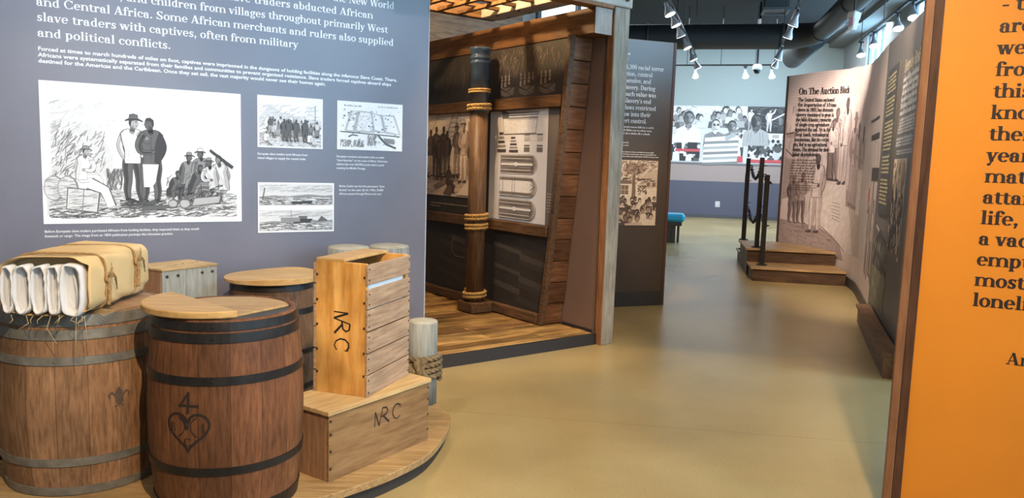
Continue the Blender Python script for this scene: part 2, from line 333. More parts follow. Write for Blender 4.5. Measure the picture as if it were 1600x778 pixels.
class Pic:
    """flat printed shapes on a surface; later shapes lie a hair above earlier ones. place(u, v, lift) maps them on."""
    def __init__(s, ox=0.0, oy=0.0, step=2e-5, lift=4e-4): s.F = []; s.n = 0; s.ox, s.oy, s.step, s.lift = ox, oy, step, lift
    def poly(s, pts, t): s.n += 1; s.F.append(([(x + s.ox, y + s.oy) for x, y in pts], t, s.n)); return s
    def polys(s, P, t):
        s.n += 1; k = s.n
        for p in P: s.F.append(([(x + s.ox, y + s.oy) for x, y in p], t, k))
        return s
    def rect(s, x0, y0, x1, y1, t): return s.poly([(x0, y0), (x1, y0), (x1, y1), (x0, y1)], t)
    def ell(s, cx, cy, rx, ry, t, n=14, rot=0.0):
        c, d = math.cos(rot), math.sin(rot)
        return s.poly([(cx + rx * math.cos(2 * math.pi * k / n) * c - ry * math.sin(2 * math.pi * k / n) * d,
                        cy + rx * math.cos(2 * math.pi * k / n) * d + ry * math.sin(2 * math.pi * k / n) * c) for k in range(n)], t)
    def line(s, pts, w0, t, w1=None):
        w1 = w0 if w1 is None else w1; n = len(pts); Lp, Rp = [], []
        for i, p in enumerate(pts):
            a, b = pts[max(0, i - 1)], pts[min(n - 1, i + 1)]; dx, dy = b[0] - a[0], b[1] - a[1]; l = math.hypot(dx, dy) or 1
            w = (w0 + (w1 - w0) * i / max(1, n - 1)) / 2
            Lp.append((p[0] - dy / l * w, p[1] + dx / l * w)); Rp.append((p[0] + dy / l * w, p[1] - dx / l * w))
        s.n += 1; k = s.n
        for i in range(n - 1): s.F.append(([(x + s.ox, y + s.oy) for x, y in (Lp[i], Rp[i], Rp[i + 1], Lp[i + 1])], t, k))
        return s
    def text(s, P, x, y, sx, sy, t): return s.polys([[(x + a * sx, y + b * sy) for a, b in p] for p in P], t)
    def serif(s, txt, x, y, size, t, width=None, italic=0.0, right=False):
        P, w = serif(txt, italic); sx = size if width is None else width / w
        if right: x = x - w * sx
        return s.text(P, x, y, sx, size, t)
    def sans(s, txt, x, y, size, t, width=None, bold=0.0):
        P, w = sans(txt, bold); sx = size if width is None else width / w
        return s.text(P, x, y, sx, size, t)
    def hatch(s, x0, y0, x1, y1, n, w, t, ln=0.05, ang=0.0, jit=0.5):
        s.n += 1; k = s.n
        for _ in range(n):
            x, y = random.uniform(x0, x1), random.uniform(y0, y1); a = ang + random.uniform(-jit, jit); l = ln * random.uniform(.4, 1.2)
            dx, dy = math.cos(a) * l / 2, math.sin(a) * l / 2; nx, ny = -math.sin(a) * w / 2, math.cos(a) * w / 2
            q = [(x - dx - nx, y - dy - ny), (x + dx - nx, y + dy - ny), (x + dx + nx, y + dy + ny), (x - dx + nx, y - dy + ny)]
            q = [(min(x1, max(x0, a_)), min(y1, max(y0, b_))) for a_, b_ in q]
            s.F.append(([(a_ + s.ox, b_ + s.oy) for a_, b_ in q], t, k))
        return s
    def greek(s, x, y, w, h, t, dens=1.0):
        """a line of print too small to read"""
        s.n += 1; k = s.n; cx = x
        while cx < x + w:
            wl = random.randint(2, 8)
            for _ in range(wl):
                if cx > x + w: break
                hh = h * random.choice((.62, .62, .62, 1.0))
                s.F.append(([(a + s.ox, b + s.oy) for a, b in ((cx, y), (cx + h * .3, y), (cx + h * .3, y + hh), (cx, y + hh))], t, k))
                cx += h * .52
            cx += h * .4
        return s
    def limb(s, pts, ws, t, n=4):
        """smooth tapering limb through pts with widths ws"""
        k = len(pts); P, Wd = [], []
        for i in range(k - 1):
            a0, a1, a2, a3 = pts[max(0, i - 1)], pts[i], pts[i + 1], pts[min(k - 1, i + 2)]
            for q in range(n):
                u = q / n
                P.append(tuple(.5 * (2 * a1[c] + (a2[c] - a0[c]) * u + (2 * a0[c] - 5 * a1[c] + 4 * a2[c] - a3[c]) * u * u + (3 * a1[c] - a0[c] - 3 * a2[c] + a3[c]) * u ** 3) for c in (0, 1)))
                Wd.append(ws[i] + (ws[i + 1] - ws[i]) * u)
        P.append(pts[-1]); Wd.append(ws[-1]); m = len(P); Lp, Rp = [], []
        for i, p in enumerate(P):
            a, b = P[max(0, i - 1)], P[min(m - 1, i + 1)]; dx, dy = b[0] - a[0], b[1] - a[1]; l = math.hypot(dx, dy) or 1; w = Wd[i] / 2
            Lp.append((p[0] - dy / l * w, p[1] + dx / l * w)); Rp.append((p[0] + dy / l * w, p[1] - dx / l * w))
        s.n += 1; k = s.n
        for i in range(m - 1): s.F.append(([(x + s.ox, y + s.oy) for x, y in (Lp[i], Rp[i], Rp[i + 1], Lp[i + 1])], t, k))
        for c, w in ((P[0], Wd[0]), (P[-1], Wd[-1])): s.F.append(([(c[0] + s.ox + w / 2 * math.cos(q * math.pi / 5), c[1] + s.oy + w / 2 * math.sin(q * math.pi / 5)) for q in range(10)], t, k))
        return s
    def person(s, x, y, h, face=1, skin=4, top=2, legs=3, hat=None, pose='stand', arm='down', line=5, bare=False, hair=5):
        """a printed figure, feet at (x, y), height h"""
        f = face; fine = h > .2
        def q(a, b): return (x + f * a * h, y + b * h)
        def dk(t): return min(5, t + 1)
        def lb(pts, ws, t, shade=True):
            s.limb([q(*p) for p in pts], [w * h + .013 * h for w in ws], line); s.limb([q(*p) for p in pts], [w * h for w in ws], t)
            if shade and fine: s.limb([q(a - .20 * w, b - .05 * w) for (a, b), w in zip(pts, ws)], [w * h * .42 for w in ws], dk(t))
        def leg(pts, ws):
            lb(pts, ws, legs); a, b = pts[-1]
            s.limb([q(a - .01, b - .012), q(a + .045, b - .02), q(a + .075, b - .024)], [.04 * h, .036 * h, .018 * h], line)
        if pose == 'stand':
            leg([(-.04, .50), (-.055, .40), (-.05, .26), (-.062, .15), (-.055, .04)], [.115, .105, .078, .072, .045])
            leg([(.04, .50), (.06, .40), (.07, .26), (.068, .15), (.085, .035)], [.115, .105, .078, .072, .045]); sx, sy, hx, hy = 0, .80, 0, .47
        elif pose == 'sit':
            leg([(-.03, .27), (.10, .30), (.20, .30), (.215, .18), (.25, .04)], [.13, .12, .095, .08, .05])
            leg([(-.02, .25), (.12, .27), (.23, .26), (.27, .15), (.31, .03)], [.13, .12, .095, .08, .05]); sx, sy, hx, hy = .03, .61, -.03, .26
        else:
            leg([(-.03, .20), (.08, .30), (.17, .33), (.13, .18), (.14, .04)], [.13, .12, .09, .08, .05]); sx, sy, hx, hy = .08, .50, -.04, .17
        sl = skin if bare else top
        far = [(sx - .085, sy - .02), (sx - .13, sy - .13), (sx - .115, sy - .22), (sx - .07, sy - .31)]
        lb(far, [.07, .058, .052, .036], dk(sl)); s.ell(*q(sx - .065, sy - .325), .022 * h, .026 * h, skin, 8)
        R_ = [(sx + .045, sy + .045), (sx + .085, sy + .028), (sx + .118, sy - .01), (sx + .105, sy - .09), (hx + .078, hy + .12), (hx + .085, hy + .02), (hx + .08, hy - .02)]
        L_ = [(2 * (sx if b > (sy + hy) / 2 else hx) - a, b) for a, b in R_]
        body = R_ + L_[::-1]; cx_, cy_ = (sx + hx) / 2, (sy + hy) / 2
        s.poly([q(cx_ + (a - cx_) * 1.09, cy_ + (b - cy_) * 1.03) for a, b in body], line); s.poly([q(*p) for p in body], sl)
        if fine:
            s.poly([q(*p) for p in L_[1:]] + [q(hx - .03, hy), q(cx_ - .035, cy_), q(sx - .05, sy - .08)], dk(sl))
            if bare:
                s.limb([q(sx - .0, sy - .03), q(sx + .005, sy - .12), q(hx + .005, hy + .06)], [.006 * h] * 3, line); s.limb([q(sx + .012, sy - .105), q(sx + .05, sy - .115), q(sx + .085, sy - .09)], [.006 * h] * 3, line); s.ell(*q(sx + .055, sy - .05), .03 * h, .02 * h, max(0, sl - 1), 9)
            else:
                for k in range(4): s.line([q(sx + .06 - .03 * k, sy - .05 - .04 * k), q(hx + .05 - .03 * k, hy + .03 + .01 * k)], .004 * h, dk(dk(sl)))
                s.poly([q(sx - .03, sy + .045), q(sx + .035, sy + .045), q(sx + .012, sy - .03)], skin)
        if arm == 'out': A = [(sx + .09, sy - .02), (sx + .15, sy - .10), (sx + .22, sy - .08), (sx + .30, sy - .01)]
        elif arm == 'fold': A = [(sx + .095, sy - .02), (sx + .135, sy - .13), (sx + .10, sy - .21), (sx - .03, sy - .20)]
        elif arm == 'up': A = [(sx + .09, sy - .01), (sx + .17, sy + .04), (sx + .21, sy + .11), (sx + .24, sy + .20)]
        else: A = [(sx + .10, sy - .02), (sx + .13, sy - .14), (sx + .13, sy - .24), (sx + .115, sy - .34)]
        lb(A, [.075, .062, .054, .036], sl); s.ell(*q(A[-1][0] + .01, A[-1][1] - .006), .024 * h, .024 * h, line, 8); s.ell(*q(A[-1][0] + .01, A[-1][1] - .006), .018 * h, .018 * h, skin, 8)
        hx_, hy_ = sx + .018, sy + .115
        s.limb([q(sx + .002, sy + .02), q(sx + .012, sy + .09)], [.062 * h, .052 * h], dk(skin))
        s.ell(*q(hx_, hy_), .050 * h, .066 * h, line, 14); s.ell(*q(hx_ + .004, hy_), .044 * h, .060 * h, skin, 14)
        s.poly([q(hx_ + .040, hy_ + .015), q(hx_ + .060, hy_ - .010), q(hx_ + .038, hy_ - .016)], skin)
        if hair is not None: s.poly([q(hx_ + .046, hy_ + .030), q(hx_ + .030, hy_ + .066), q(hx_ - .010, hy_ + .074), q(hx_ - .048, hy_ + .046), q(hx_ - .052, hy_ - .006), q(hx_ - .030, hy_ - .034), q(hx_ - .022, hy_ + .022), q(hx_ + .012, hy_ + .034)], hair)
        if fine:
            s.ell(*q(hx_ + .026, hy_ + .010), .007 * h, .005 * h, line, 7); s.line([q(hx_ + .012, hy_ + .022), q(hx_ + .038, hy_ + .022)], .005 * h, line); s.line([q(hx_ + .020, hy_ - .032), q(hx_ + .042, hy_ - .031)], .005 * h, line)
            s.poly([q(hx_ - .03, hy_ - .045), q(hx_ + .0, hy_ - .02), q(hx_ + .005, hy_ - .055)], dk(skin))
        if hat is not None:
            s.limb([q(hx_ - .085, hy_ + .028), q(hx_ - .03, hy_ + .048), q(hx_ + .04, hy_ + .046), q(hx_ + .095, hy_ + .024)], [.014 * h, .026 * h, .026 * h, .014 * h], line)
            s.poly([q(hx_ - .050, hy_ + .045), q(hx_ - .044, hy_ + .10), q(hx_ + .0, hy_ + .112), q(hx_ + .046, hy_ + .098), q(hx_ + .052, hy_ + .043)], line); s.poly([q(hx_ - .042, hy_ + .055), q(hx_ - .036, hy_ + .094), q(hx_ + .0, hy_ + .104), q(hx_ + .038, hy_ + .092), q(hx_ + .044, hy_ + .053)], hat)
        return s
    def bust(s, x, y, h, skin=3, shirt=1, hair=5, dark=5, glasses=False, face=1):
        """head and shoulders, chin region at y"""
        f = face
        s.poly([(x - .8 * h, y - 1.1 * h), (x - .72 * h, y - .28 * h), (x - .25 * h, y - .06 * h), (x + .25 * h, y - .06 * h), (x + .72 * h, y - .28 * h), (x + .8 * h, y - 1.1 * h)], shirt)
        s.poly([(x - .17 * h, y + .15 * h), (x - .2 * h, y - .1 * h), (x, y - .26 * h), (x + .2 * h, y - .1 * h), (x + .17 * h, y + .15 * h)], skin)
        s.line([(x - .2 * h, y - .08 * h), (x - .02 * h, y - .34 * h), (x + .2 * h, y - .08 * h)], .05 * h, dark)
        s.ell(x, y + .42 * h, .33 * h, .45 * h, hair, 18); s.ell(x + f * .02 * h, y + .34 * h, .29 * h, .39 * h, skin, 18)
        s.ell(x - f * .13 * h, y + .31 * h, .14 * h, .33 * h, min(5, skin + 1), 14); s.ell(x + f * .12 * h, y + .30 * h, .10 * h, .12 * h, max(0, skin - 1), 10)
        for q_ in (-.5, -.32, .3, .5): s.line([(x + q_ * h * .8, y - .3 * h), (x + q_ * h, y - .9 * h)], .03 * h, min(5, shirt + 1))
        for k in (-1, 1):
            s.line([(x + f * .04 * h + k * .06 * h, y + .49 * h), (x + f * .04 * h + k * .2 * h, y + .5 * h)], .035 * h, dark)
            s.ell(x + f * .04 * h + k * .13 * h, y + .42 * h, (.1 if glasses else .05) * h, (.06 if glasses else .025) * h, dark, 8)
        s.line([(x + f * .05 * h, y + .42 * h), (x + f * .09 * h, y + .25 * h), (x + f * .03 * h, y + .24 * h)], .03 * h, dark)
        s.line([(x - .07 * h + f * .03 * h, y + .12 * h), (x + .1 * h + f * .03 * h, y + .125 * h)], .045 * h, dark)
        return s
    def build(s, name, mats, place, parent=None, grid=None, clip=None):
        bm = bmesh.new(); lay = {}
        for pts, t, k in s.F:
            if clip:
                x0, y0, x1, y1 = clip
                pts = _clip(pts, x0, y0, x1, y1)
                if len(pts) < 3: continue
            vs = [bm.verts.new((x, y, k)) for x, y in pts]
            try:
                f = bm.faces.new(vs); f.material_index = t
            except ValueError: pass
        if grid:
            a, b, st = grid; x = a
            while x < b:
                bmesh.ops.bisect_plane(bm, geom=bm.verts[:] + bm.edges[:] + bm.faces[:], plane_co=(x, 0, 0), plane_no=(1, 0, 0)); x += st
        for v in bm.verts: v.co = Vector(place(v.co.x, v.co.y, s.lift + v.co.z * s.step))
        me = bpy.data.meshes.new(name); bm.to_mesh(me); bm.free()
        for m in mats: me.materials.append(m)
        o = bpy.data.objects.new(name, me); COL.objects.link(o)
        if parent: o.parent = parent
        return o
def _clip(P, x0, y0, x1, y1):
    for ax, lim, sg in ((0, x0, 1), (0, x1, -1), (1, y0, 1), (1, y1, -1)):
        out = []
        for i in range(len(P)):
            a, b = P[i - 1], P[i]; ia, ib = (a[ax] - lim) * sg >= 0, (b[ax] - lim) * sg >= 0
            if ia != ib:
                t = (lim - a[ax]) / (b[ax] - a[ax]); out.append((a[0] + (b[0] - a[0]) * t, a[1] + (b[1] - a[1]) * t))
            if ib: out.append(b)
        P = out
        if len(P) < 3: return []
    return P
def flat(x, y, l): return (x, -l, y)          # on a panel face: x along, y up, lifted towards the reader
# ------------------------------------------------------------------ shared materials
VINYL = plain('white_lettering', (0.86, 0.87, 0.88), 0.5)
BLACKINK = plain('black_lettering', (0.02, 0.012, 0.01), 0.5)
def tones(prefix, cols, var=0.12, scale=60):
    return [plain('%s_%d' % (prefix, i), c, 0.55, var=var, scale=scale) for i, c in enumerate(cols)]
GREY = tones('engraving_tone', [(.86, .86, .87), (.66, .66, .67), (.44, .44, .45), (.26, .26, .27), (.12, .12, .125), (.045, .045, .05)], .05)
SEPIA = tones('sepia_tone', [(.74, .60, .47), (.56, .42, .32), (.38, .26, .19), (.22, .145, .105), (.11, .07, .055), (.05, .032, .028)])
MURAL = tones('mural_tone', [(.66, .55, .50), (.50, .39, .35), (.36, .265, .24), (.22, .155, .14), (.115, .08, .075), (.05, .034, .032)], scale=14)
RED = plain('red_caption', (.62, .10, .12), .5); YELLOW = plain('yellow_lettering', (.80, .70, .38), .5)
def charcoal(name, col, rough=0.42, spec=.5): return plain(name, col, rough, var=0.06, scale=3, spec=spec)

# ------------------------------------------------------------------ the hall
EA = R(-11.8); E1 = Vector((math.cos(EA), math.sin(EA), 0)); E2 = Vector((-math.sin(EA), math.cos(EA), 0))
FP = Vector((6.7, 24.4, 0)); CEIL = 5.59
def floor_mat():
    m, N, L, B = nt('polished_concrete')
    t = N.new('ShaderNodeTexCoord')
    n = N.new('ShaderNodeTexNoise'); n.inputs['Scale'].default_value = 0.55; n.inputs['Detail'].default_value = 4; n.inputs['Roughness'].default_value = .6
    L.new(t.outputs['Object'], n.inputs['Vector'])
    r = N.new('ShaderNodeValToRGB'); e = r.color_ramp.elements
    e[0].position = .34; e[0].color = (.35, .25, .105, 1); e[1].position = .66; e[1].color = (.50, .375, .175, 1); L.new(n.outputs['Fac'], r.inputs['Fac'])
    n2 = N.new('ShaderNodeTexNoise'); n2.inputs['Scale'].default_value = 60; n2.inputs['Detail'].default_value = 3; L.new(t.outputs['Object'], n2.inputs['Vector'])
    mx = N.new('ShaderNodeMixRGB'); mx.blend_type = 'MULTIPLY'; mx.inputs[0].default_value = .25
    L.new(r.outputs['Color'], mx.inputs[1]); L.new(n2.outputs['Fac'], mx.inputs[2]); 
    # a saw-cut joint across the aisle
    a, b = at_z(880, 655), at_z(1340, 690); nx, ny = (b.y - a.y), -(b.x - a.x); ln = math.hypot(nx, ny); nx, ny = nx / ln, ny / ln
    dt = N.new('ShaderNodeVectorMath'); dt.operation = 'DOT_PRODUCT'; dt.inputs[1].default_value = (nx, ny, 0); L.new(t.outputs['Object'], dt.inputs[0])
    sb = N.new('ShaderNodeMath'); sb.operation = 'SUBTRACT'; sb.inputs[1].default_value = nx * a.x + ny * a.y; L.new(dt.outputs['Value'], sb.inputs[0])
    ab = N.new('ShaderNodeMath'); ab.operation = 'ABSOLUTE'; L.new(sb.outputs[0], ab.inputs[0])
    jr = N.new('ShaderNodeMapRange'); jr.inputs[1].default_value = .002; jr.inputs[2].default_value = .006; jr.inputs[3].default_value = .72; jr.inputs[4].default_value = 1.0; L.new(ab.outputs[0], jr.inputs[0])
    js = N.new('ShaderNodeVectorMath'); js.operation = 'SCALE'; L.new(mx.outputs[0], js.inputs[0]); L.new(jr.outputs[0], js.inputs['Scale']); L.new(js.outputs[0], B.inputs['Base Color'])
    mr = N.new('ShaderNodeMapRange'); mr.inputs[3].default_value = .25; mr.inputs[4].default_value = .32; L.new(n.outputs['Fac'], mr.inputs[0]); L.new(mr.outputs[0], B.inputs['Roughness'])
    B.inputs['Specular IOR Level'].default_value = .4
    return m
MB().span((-10, -4, -.1), (16, 30, 0)).build('floor', floor_mat(), kind='structure')
MB().span((-10, -4, CEIL), (16, 30, CEIL + .1)).build('ceiling', plain('black_ceiling', (.013, .013, .014), .8), kind='structure')
def framebox(x0, x1, y0, y1, z0, z1, name, mat, P=FP, rz=EA, kind='structure'):
    return MB().span((x0, y0, z0), (x1, y1, z1)).build(name, mat, loc=P, rz=rz, kind=kind)
framebox(-12, 3.42, 0, .15, 0, CEIL, 'wall_far', plain('pale_teal_paint', (.34, .405, .41), .7))
framebox(-12, 3.215, -.012, 0, .10, 1.16, 'trim_1', plain('slate_blue_dado', (.115, .115, .165), .5))
framebox(-12, 3.215, -.012, 0, 1.16, 1.69, 'trim_2', plain('dusty_pink_band', (.40, .315, .30), .6))
framebox(-12, 3.215, -.03, 0, 0, .10, 'baseboard_far', plain('dark_grey_base', (.10, .10, .11), .4))
# right wall: runs toward the camera from the far corner, with tall clerestory windows cut in
cx0 = 3.22
wp = plain('pale_grey_paint', (.30, .33, .34), .7)
mb = MB()
WIN = [(2.9 + 4 * k, 4.75 + 4 * k) for k in range(7)]; WZ0, WZ1 = 1.5, 5.2
ys = [0] + [y for w in WIN for y in w] + [29.5]
for i in range(0, len(ys), 2): mb.span((cx0, -ys[i + 1], 0), (cx0 + .2, -ys[i], CEIL))
for a, b in WIN: mb.span((cx0, -b, 0), (cx0 + .2, -a, WZ0)); mb.span((cx0, -b, WZ1), (cx0 + .2, -a, CEIL))
mb.build('wall_right', wp, loc=FP, rz=EA, kind='structure')
SKYG = emit('daylight_glass', (.42, .73, 1.0), 13.0); FRM = plain('window_frame_grey', (.10, .12, .14), .5)
for k, (a, b) in enumerate(WIN):
    w = MB().span((cx0 + .12, -b, WZ0), (cx0 + .13, -a, WZ1)).build('window_%d' % (k + 1), SKYG, loc=FP, rz=EA, kind='structure')
    f = MB()
    for y in (a + .03, b - .03, a + (b - a) / 3, a + 2 * (b - a) / 3): f.span((cx0 + .06, -y - .03, WZ0), (cx0 + .12, -y + .03, WZ1))
    for z in (WZ0 + .03, WZ1 - .03): f.span((cx0 + .06, -b, z - .03), (cx0 + .12, -a, z + .03))
    f.build('window_frame', FRM, w)
framebox(cx0 - .45, cx0, -25, 0, 5.30, CEIL, 'trim_3', plain('grey_soffit', (.20, .215, .22), .7))
framebox(cx0 - .62, cx0 - .45, -25, 0, 5.44, CEIL, 'trim_4', plain('grey_soffit_step', (.12, .125, .13), .7))
# wall behind the ship replica
SA = R(36.7); SO = Vector((.756, 6.564, 0)); SU = Vector((math.cos(SA), math.sin(SA), 0)); SV = Vector((-math.sin(SA), math.cos(SA), 0))
framebox(-5, 6.0, 6, 6.15, 0, CEIL, 'wall_left', plain('pale_side_paint', (.40, .40, .38), .7), SO, SA)
w = framebox(3.9, 5.7, 5.97, 5.98, 3.6, 5.2, 'window_8', emit('daylight_glass_side', (.9, .96, 1.0), 1.6), SO, SA)
f = MB()
for x in (3.9, 4.8, 5.7): f.span((x - .04, 5.9, 3.6), (x + .04, 5.97, 5.2))
for z in (3.6, 5.2): f.span((3.86, 5.9, z - .04), (5.74, 5.97, z + .04))
f.build('window_frame', FRM, w)

# ------------------------------------------------------------------ ducts, vent
DUCT = plain('charcoal_duct_paint', (.024, .024, .026), .55, spec=.5)
def ductpath():
    c = at_z(1275, 57, 4.5); left = c - E1 * 9.5; near = c - E2 * 9.5
    pts = [left + E1 * (9.5 - .75) * k / 6 for k in range(7)]
    cc = c - E1 * .75 - E2 * .75
    for k in range(1, 9):
        a = math.pi / 2 * (1 - k / 9); pts.append(cc + E1 * .75 * math.cos(a) + E2 * .75 * math.sin(a))
    pts += [c - E2 * (.75 + 8.7 * k / 6) for k in range(7)]
    return c, pts
dc, dp = ductpath()
t = thing('ventilation_duct', 'large round charcoal duct under the ceiling, turning toward the viewer with an elbow', 'duct', (dc.x, dc.y, 4.5))
def rel(p, o): return Vector(p) - o
MB().tube([rel(p, dc) for p in dp], lambda u: .275 if u < .40 else max(.205, .275 - (u - .40) * .25), 28).build('duct_run', DUCT, t)
for k in (2, 4, 6, 15, 17, 19):
    a, b = Vector(dp[k]), Vector(dp[min(k + 1, len(dp) - 1)]); d = (b - a).normalized()
    MB().tube([rel(a, dc), rel(a + d * .05, dc)], .29 if k < 10 else .228, 28).build('duct_collar', DUCT, t)
MB().tube([rel(dc + E2 * .1, dc), rel(dc + E2 * 3.4, dc)], .26, 24).ball(rel(dc + E2 * 3.4, dc), .26).build('branch_duct', DUCT, t)
for q in (dc - E1 * 3, dc - E1 * 6, dc - E2 * 4, dc - E2 * 7): MB().cyl(rel(q + Vector((0, 0, .2)), dc), .012, CEIL - 4.7, 6).build('hanger_rod', DUCT, t)
v0 = at_z(1212, 14, 5.3)
t = thing('ceiling_vent', 'square black vent box hanging below the dark ceiling', 'vent', (v0.x, v0.y, 5.25), EA)
MB().span((-.26, -.3, 0), (.26, .3, CEIL - 5.25)).build('vent_box', plain('dark_vent', (.05, .053, .056), .5), t)
MB().span((-.3, -.34, -.03), (.3, -.28, .03)).span((-.3, .28, -.03), (.3, .34, .03)).span((-.3, -.3, -.03), (-.24, .3, .03)).span((.24, -.3, -.03), (.3, .3, .03)).build('vent_rim', plain('vent_rim_grey', (.11, .115, .12), .5), t)

# ------------------------------------------------------------------ track lighting
TZ = 4.14
BLK = plain('black_metal', (.02, .02, .022), .4, .3); ALU = plain('aluminium_housing', (.50, .50, .52), .3, .35); LENS = emit('lit_lamp_face', (1.0, .93, .80), 4.0)
def rail(a, b, label, rods):
    a, b = Vector(a), Vector(b); a.z = b.z = TZ; mid = (a + b) / 2
    t = thing('lighting_track', label, 'light track', mid, 0, 'black lighting tracks')
    d = (b - a); L_ = d.length; d.normalize(); ang = math.atan2(d.y, d.x)
    MB().box((0, 0, 0), (L_, .035, .035)).build('track_rail', BLK, t, rz=ang)
    for f in rods: MB().cyl(a + d * L_ * f - mid, .007, CEIL - TZ, 6).build('hanger_rod', BLK, t)
    return a, b
def make_head():
    t = thing('track_spotlight', 'x', 'spotlight', (0, 0, 0), 0, 'track spotlights')
    MB().box((0, 0, -.03), (.09, .03, .03)).cyl((0, 0, -.13), .014, .11, 10).build('swivel_arm', BLK, t)
    T = Matrix.Rotation(R(24), 3, 'X')
    o = Vector((0, 0, -.13))
    hs_ = MB().lathe([(.026, .03), (.030, -.02), (.036, -.05), (.068, -.12), (.084, -.155), (.084, -.175), (.078, -.175)], 20, o, T, caps=True).build('lamp_housing', ALU, t)
    MB().lathe([(.001, -.176), (.077, -.176), (.077, -.180), (.001, -.184)], 20, o, T).build('lamp_face', LENS, hs_)
    return t
HEAD0 = make_head(); _used = [False]
def head(p, label, spin):
    if not _used[0]: o = HEAD0; _used[0] = True
    else: o = copy_tree(HEAD0)
    o.location = (p.x, p.y, TZ - .012); o.rotation_euler = (0, 0, spin); o['label'] = label; return o
a1, b1 = rail(at_z(1046, 0, TZ) - (at_z(1088, 88, TZ) - at_z(1046, 0, TZ)) * .9, at_z(1088, 88, TZ), 'black lighting track running away above the left side of the aisle', (.2, .45, .7, .95))
a2, b2 = rail(at_z(1251, 0, TZ) - (at_z(1209, 101, TZ) - at_z(1251, 0, TZ)) * .9, at_z(1208.5, 101, TZ), 'black lighting track running away in the middle of the ceiling, beside the duct', (.2, .5, .75, .97))
a3, b3 = rail(at_z(1423, 0, TZ) - (at_z(1345, 63, TZ) - at_z(1423, 0, TZ)) * 1.2, at_z(1343, 65, TZ), 'black lighting track running along in front of the tall windows', (.2, .55, .75, .98))
a4, b4 = rail(at_z(1030, 102, TZ), at_z(1208, 101.5, TZ), 'black lighting track hanging crosswise before the far wall', (.25, .55, .85))
def on_rail(a, b, px):
    best = min((abs(project(a.lerp(b, k / 400))[0] - px), k) for k in range(401)); return a.lerp(b, best[1] / 400)
def project(p):
    d = Vector(p) - EYEP; z = d.dot(FW); return 800 + FPX * d.dot(RT) / z, 389 - FPX * d.dot(UP) / z
ORD = ['nearest', 'second', 'third', 'fourth', 'fifth', 'farthest']
for i, px in enumerate((1042, 1051, 1060, 1070, 1080, 1087)):
    head(on_rail(a1, b1, px), '%s silver spotlight on the left aisle track, counting away from the viewer' % ORD[i], EA + R((250, 265, 300, 255, 270, 280)[i]))
for i, px in enumerate((1247, 1238, 1222, 1216)):
    head(on_rail(a2, b2, px), '%s silver spotlight on the middle track beside the duct' % ('nearest', 'second', 'third', 'farthest')[i], EA + R(50))
for i, px in enumerate((1428, 1404, 1366, 1346)):
    head(on_rail(a3, b3, px), '%s silver spotlight on the track by the tall windows' % ('nearest', 'second', 'third', 'farthest')[i], EA + R(180))
for i, px in enumerate((1087, 1165, 1206)):
    head(on_rail(a4, b4, px), '%s small spotlight on the crosswise track before the far wall' % ('left', 'middle', 'right')[i], EA + R(190))
p = at_z(1183, 108, 4.0)
t = thing('dome_camera', 'white dome camera hanging on a black rod before the far wall', 'security camera', (p.x, p.y, 4.0))
MB().lathe([(.03, .12), (.10, .10), (.115, .0), (.11, -.02)], 20).build('camera_body', plain('white_plastic', (.8, .8, .8), .4), t)
MB().ball((0, 0, -.03), .085).build('camera_dome', plain('dark_glass', (.015, .015, .02), .1), t)
MB().cyl((0, 0, .12), .025, CEIL - 4.12, 10).build('hanger_rod', BLK, t)
p = at_z(1334, 30, 3.9)
t = thing('bullet_camera', 'small white camera with pink cover hanging near the ceiling before the windows', 'security camera', (p.x, p.y, 3.9), EA + R(30))
MB().box((0, 0, .05), (.14, .16, .12), Matrix.Rotation(R(10), 3, 'Y')).box((-.01, -.01, -.08), (.10, .11, .17), Matrix.Rotation(R(12), 3, 'Y')).build('camera_body', plain('white_plastic_casing', (.78, .76, .77), .4), t, bevel=.015)
MB().box((-.07, -.03, -.05), (.03, .1, .12)).build('camera_cover', plain('pink_plastic', (.62, .34, .42), .4), t, bevel=.008)
MB().cyl((0, 0, .1), .015, CEIL - 4.0, 8).build('hanger_rod', BLK, t)

# ------------------------------------------------------------------ far wall: photo mural, outlet
fx = lambda x, y, l: (x, -.014 - l, y)
t = thing('photo_mural', 'long black-and-white photo mural of a crowd carrying a striped flag on the far wall', 'mural', FP, EA)
mbd = MB().span((-2.6, -.014, 1.745), (2.4, -.0005, 3.515)).build('mural_board', GREY[1], t)
MB().span((-2.6, -.03, 1.691), (2.4, -.0005, 1.7445)).build('mural_ledge', plain('mural_ledge_grey', (.2, .2, .22), .5), t)
pc = Pic(step=8e-5, lift=1e-3)
pc.rect(-2.6, 1.745, 2.4, 3.515, 1)
pc.hatch(-2.6, 3.25, 1.0, 3.515, 70, .05, 0, .3); 
for k in range(46):
    x = random.uniform(-2.5, .9); y = random.uniform(2.85, 3.38)
    pc.ell(x, y + .04, .085, .11, random.choice((4, 5, 3)), 10); pc.ell(x + .02, y, .065, .085, random.choice((1, 2, 3)), 10); pc.poly([(x - .15, y - .3), (x - .12, y - .1), (x + .12, y - .1), (x + .15, y - .3)], random.choice((1, 2, 3, 4)))
pc.bust(-1.25, 2.92, .50, skin=3, shirt=0, hair=5)
pc.bust(-.42, 2.74, .44, skin=1, shirt=3, hair=4, glasses=True)
pc.bust(.08, 2.72, .42, skin=3, shirt=3, hair=5)
pc.bust(.80, 2.86, .50, skin=4, shirt=2, hair=5)
pc.poly([(-.72, 2.52), (.30, 2.62), (.28, 1.745), (-.8, 1.745)], 0)
for k in range(5): y = 2.46 - k * .165; pc.poly([(-.75, y - .06), (.3, y + .01), (.3, y - .075), (-.76, y - .145)], 2 if k % 2 else 3)
pc.line([(-.1, 2.48), (.12, 2.62), (.2, 2.6)], .14, 2, .1); pc.ell(.12, 2.62, .09, .075, 2)
pc.build('crowd_photograph', GREY, fx, mbd)
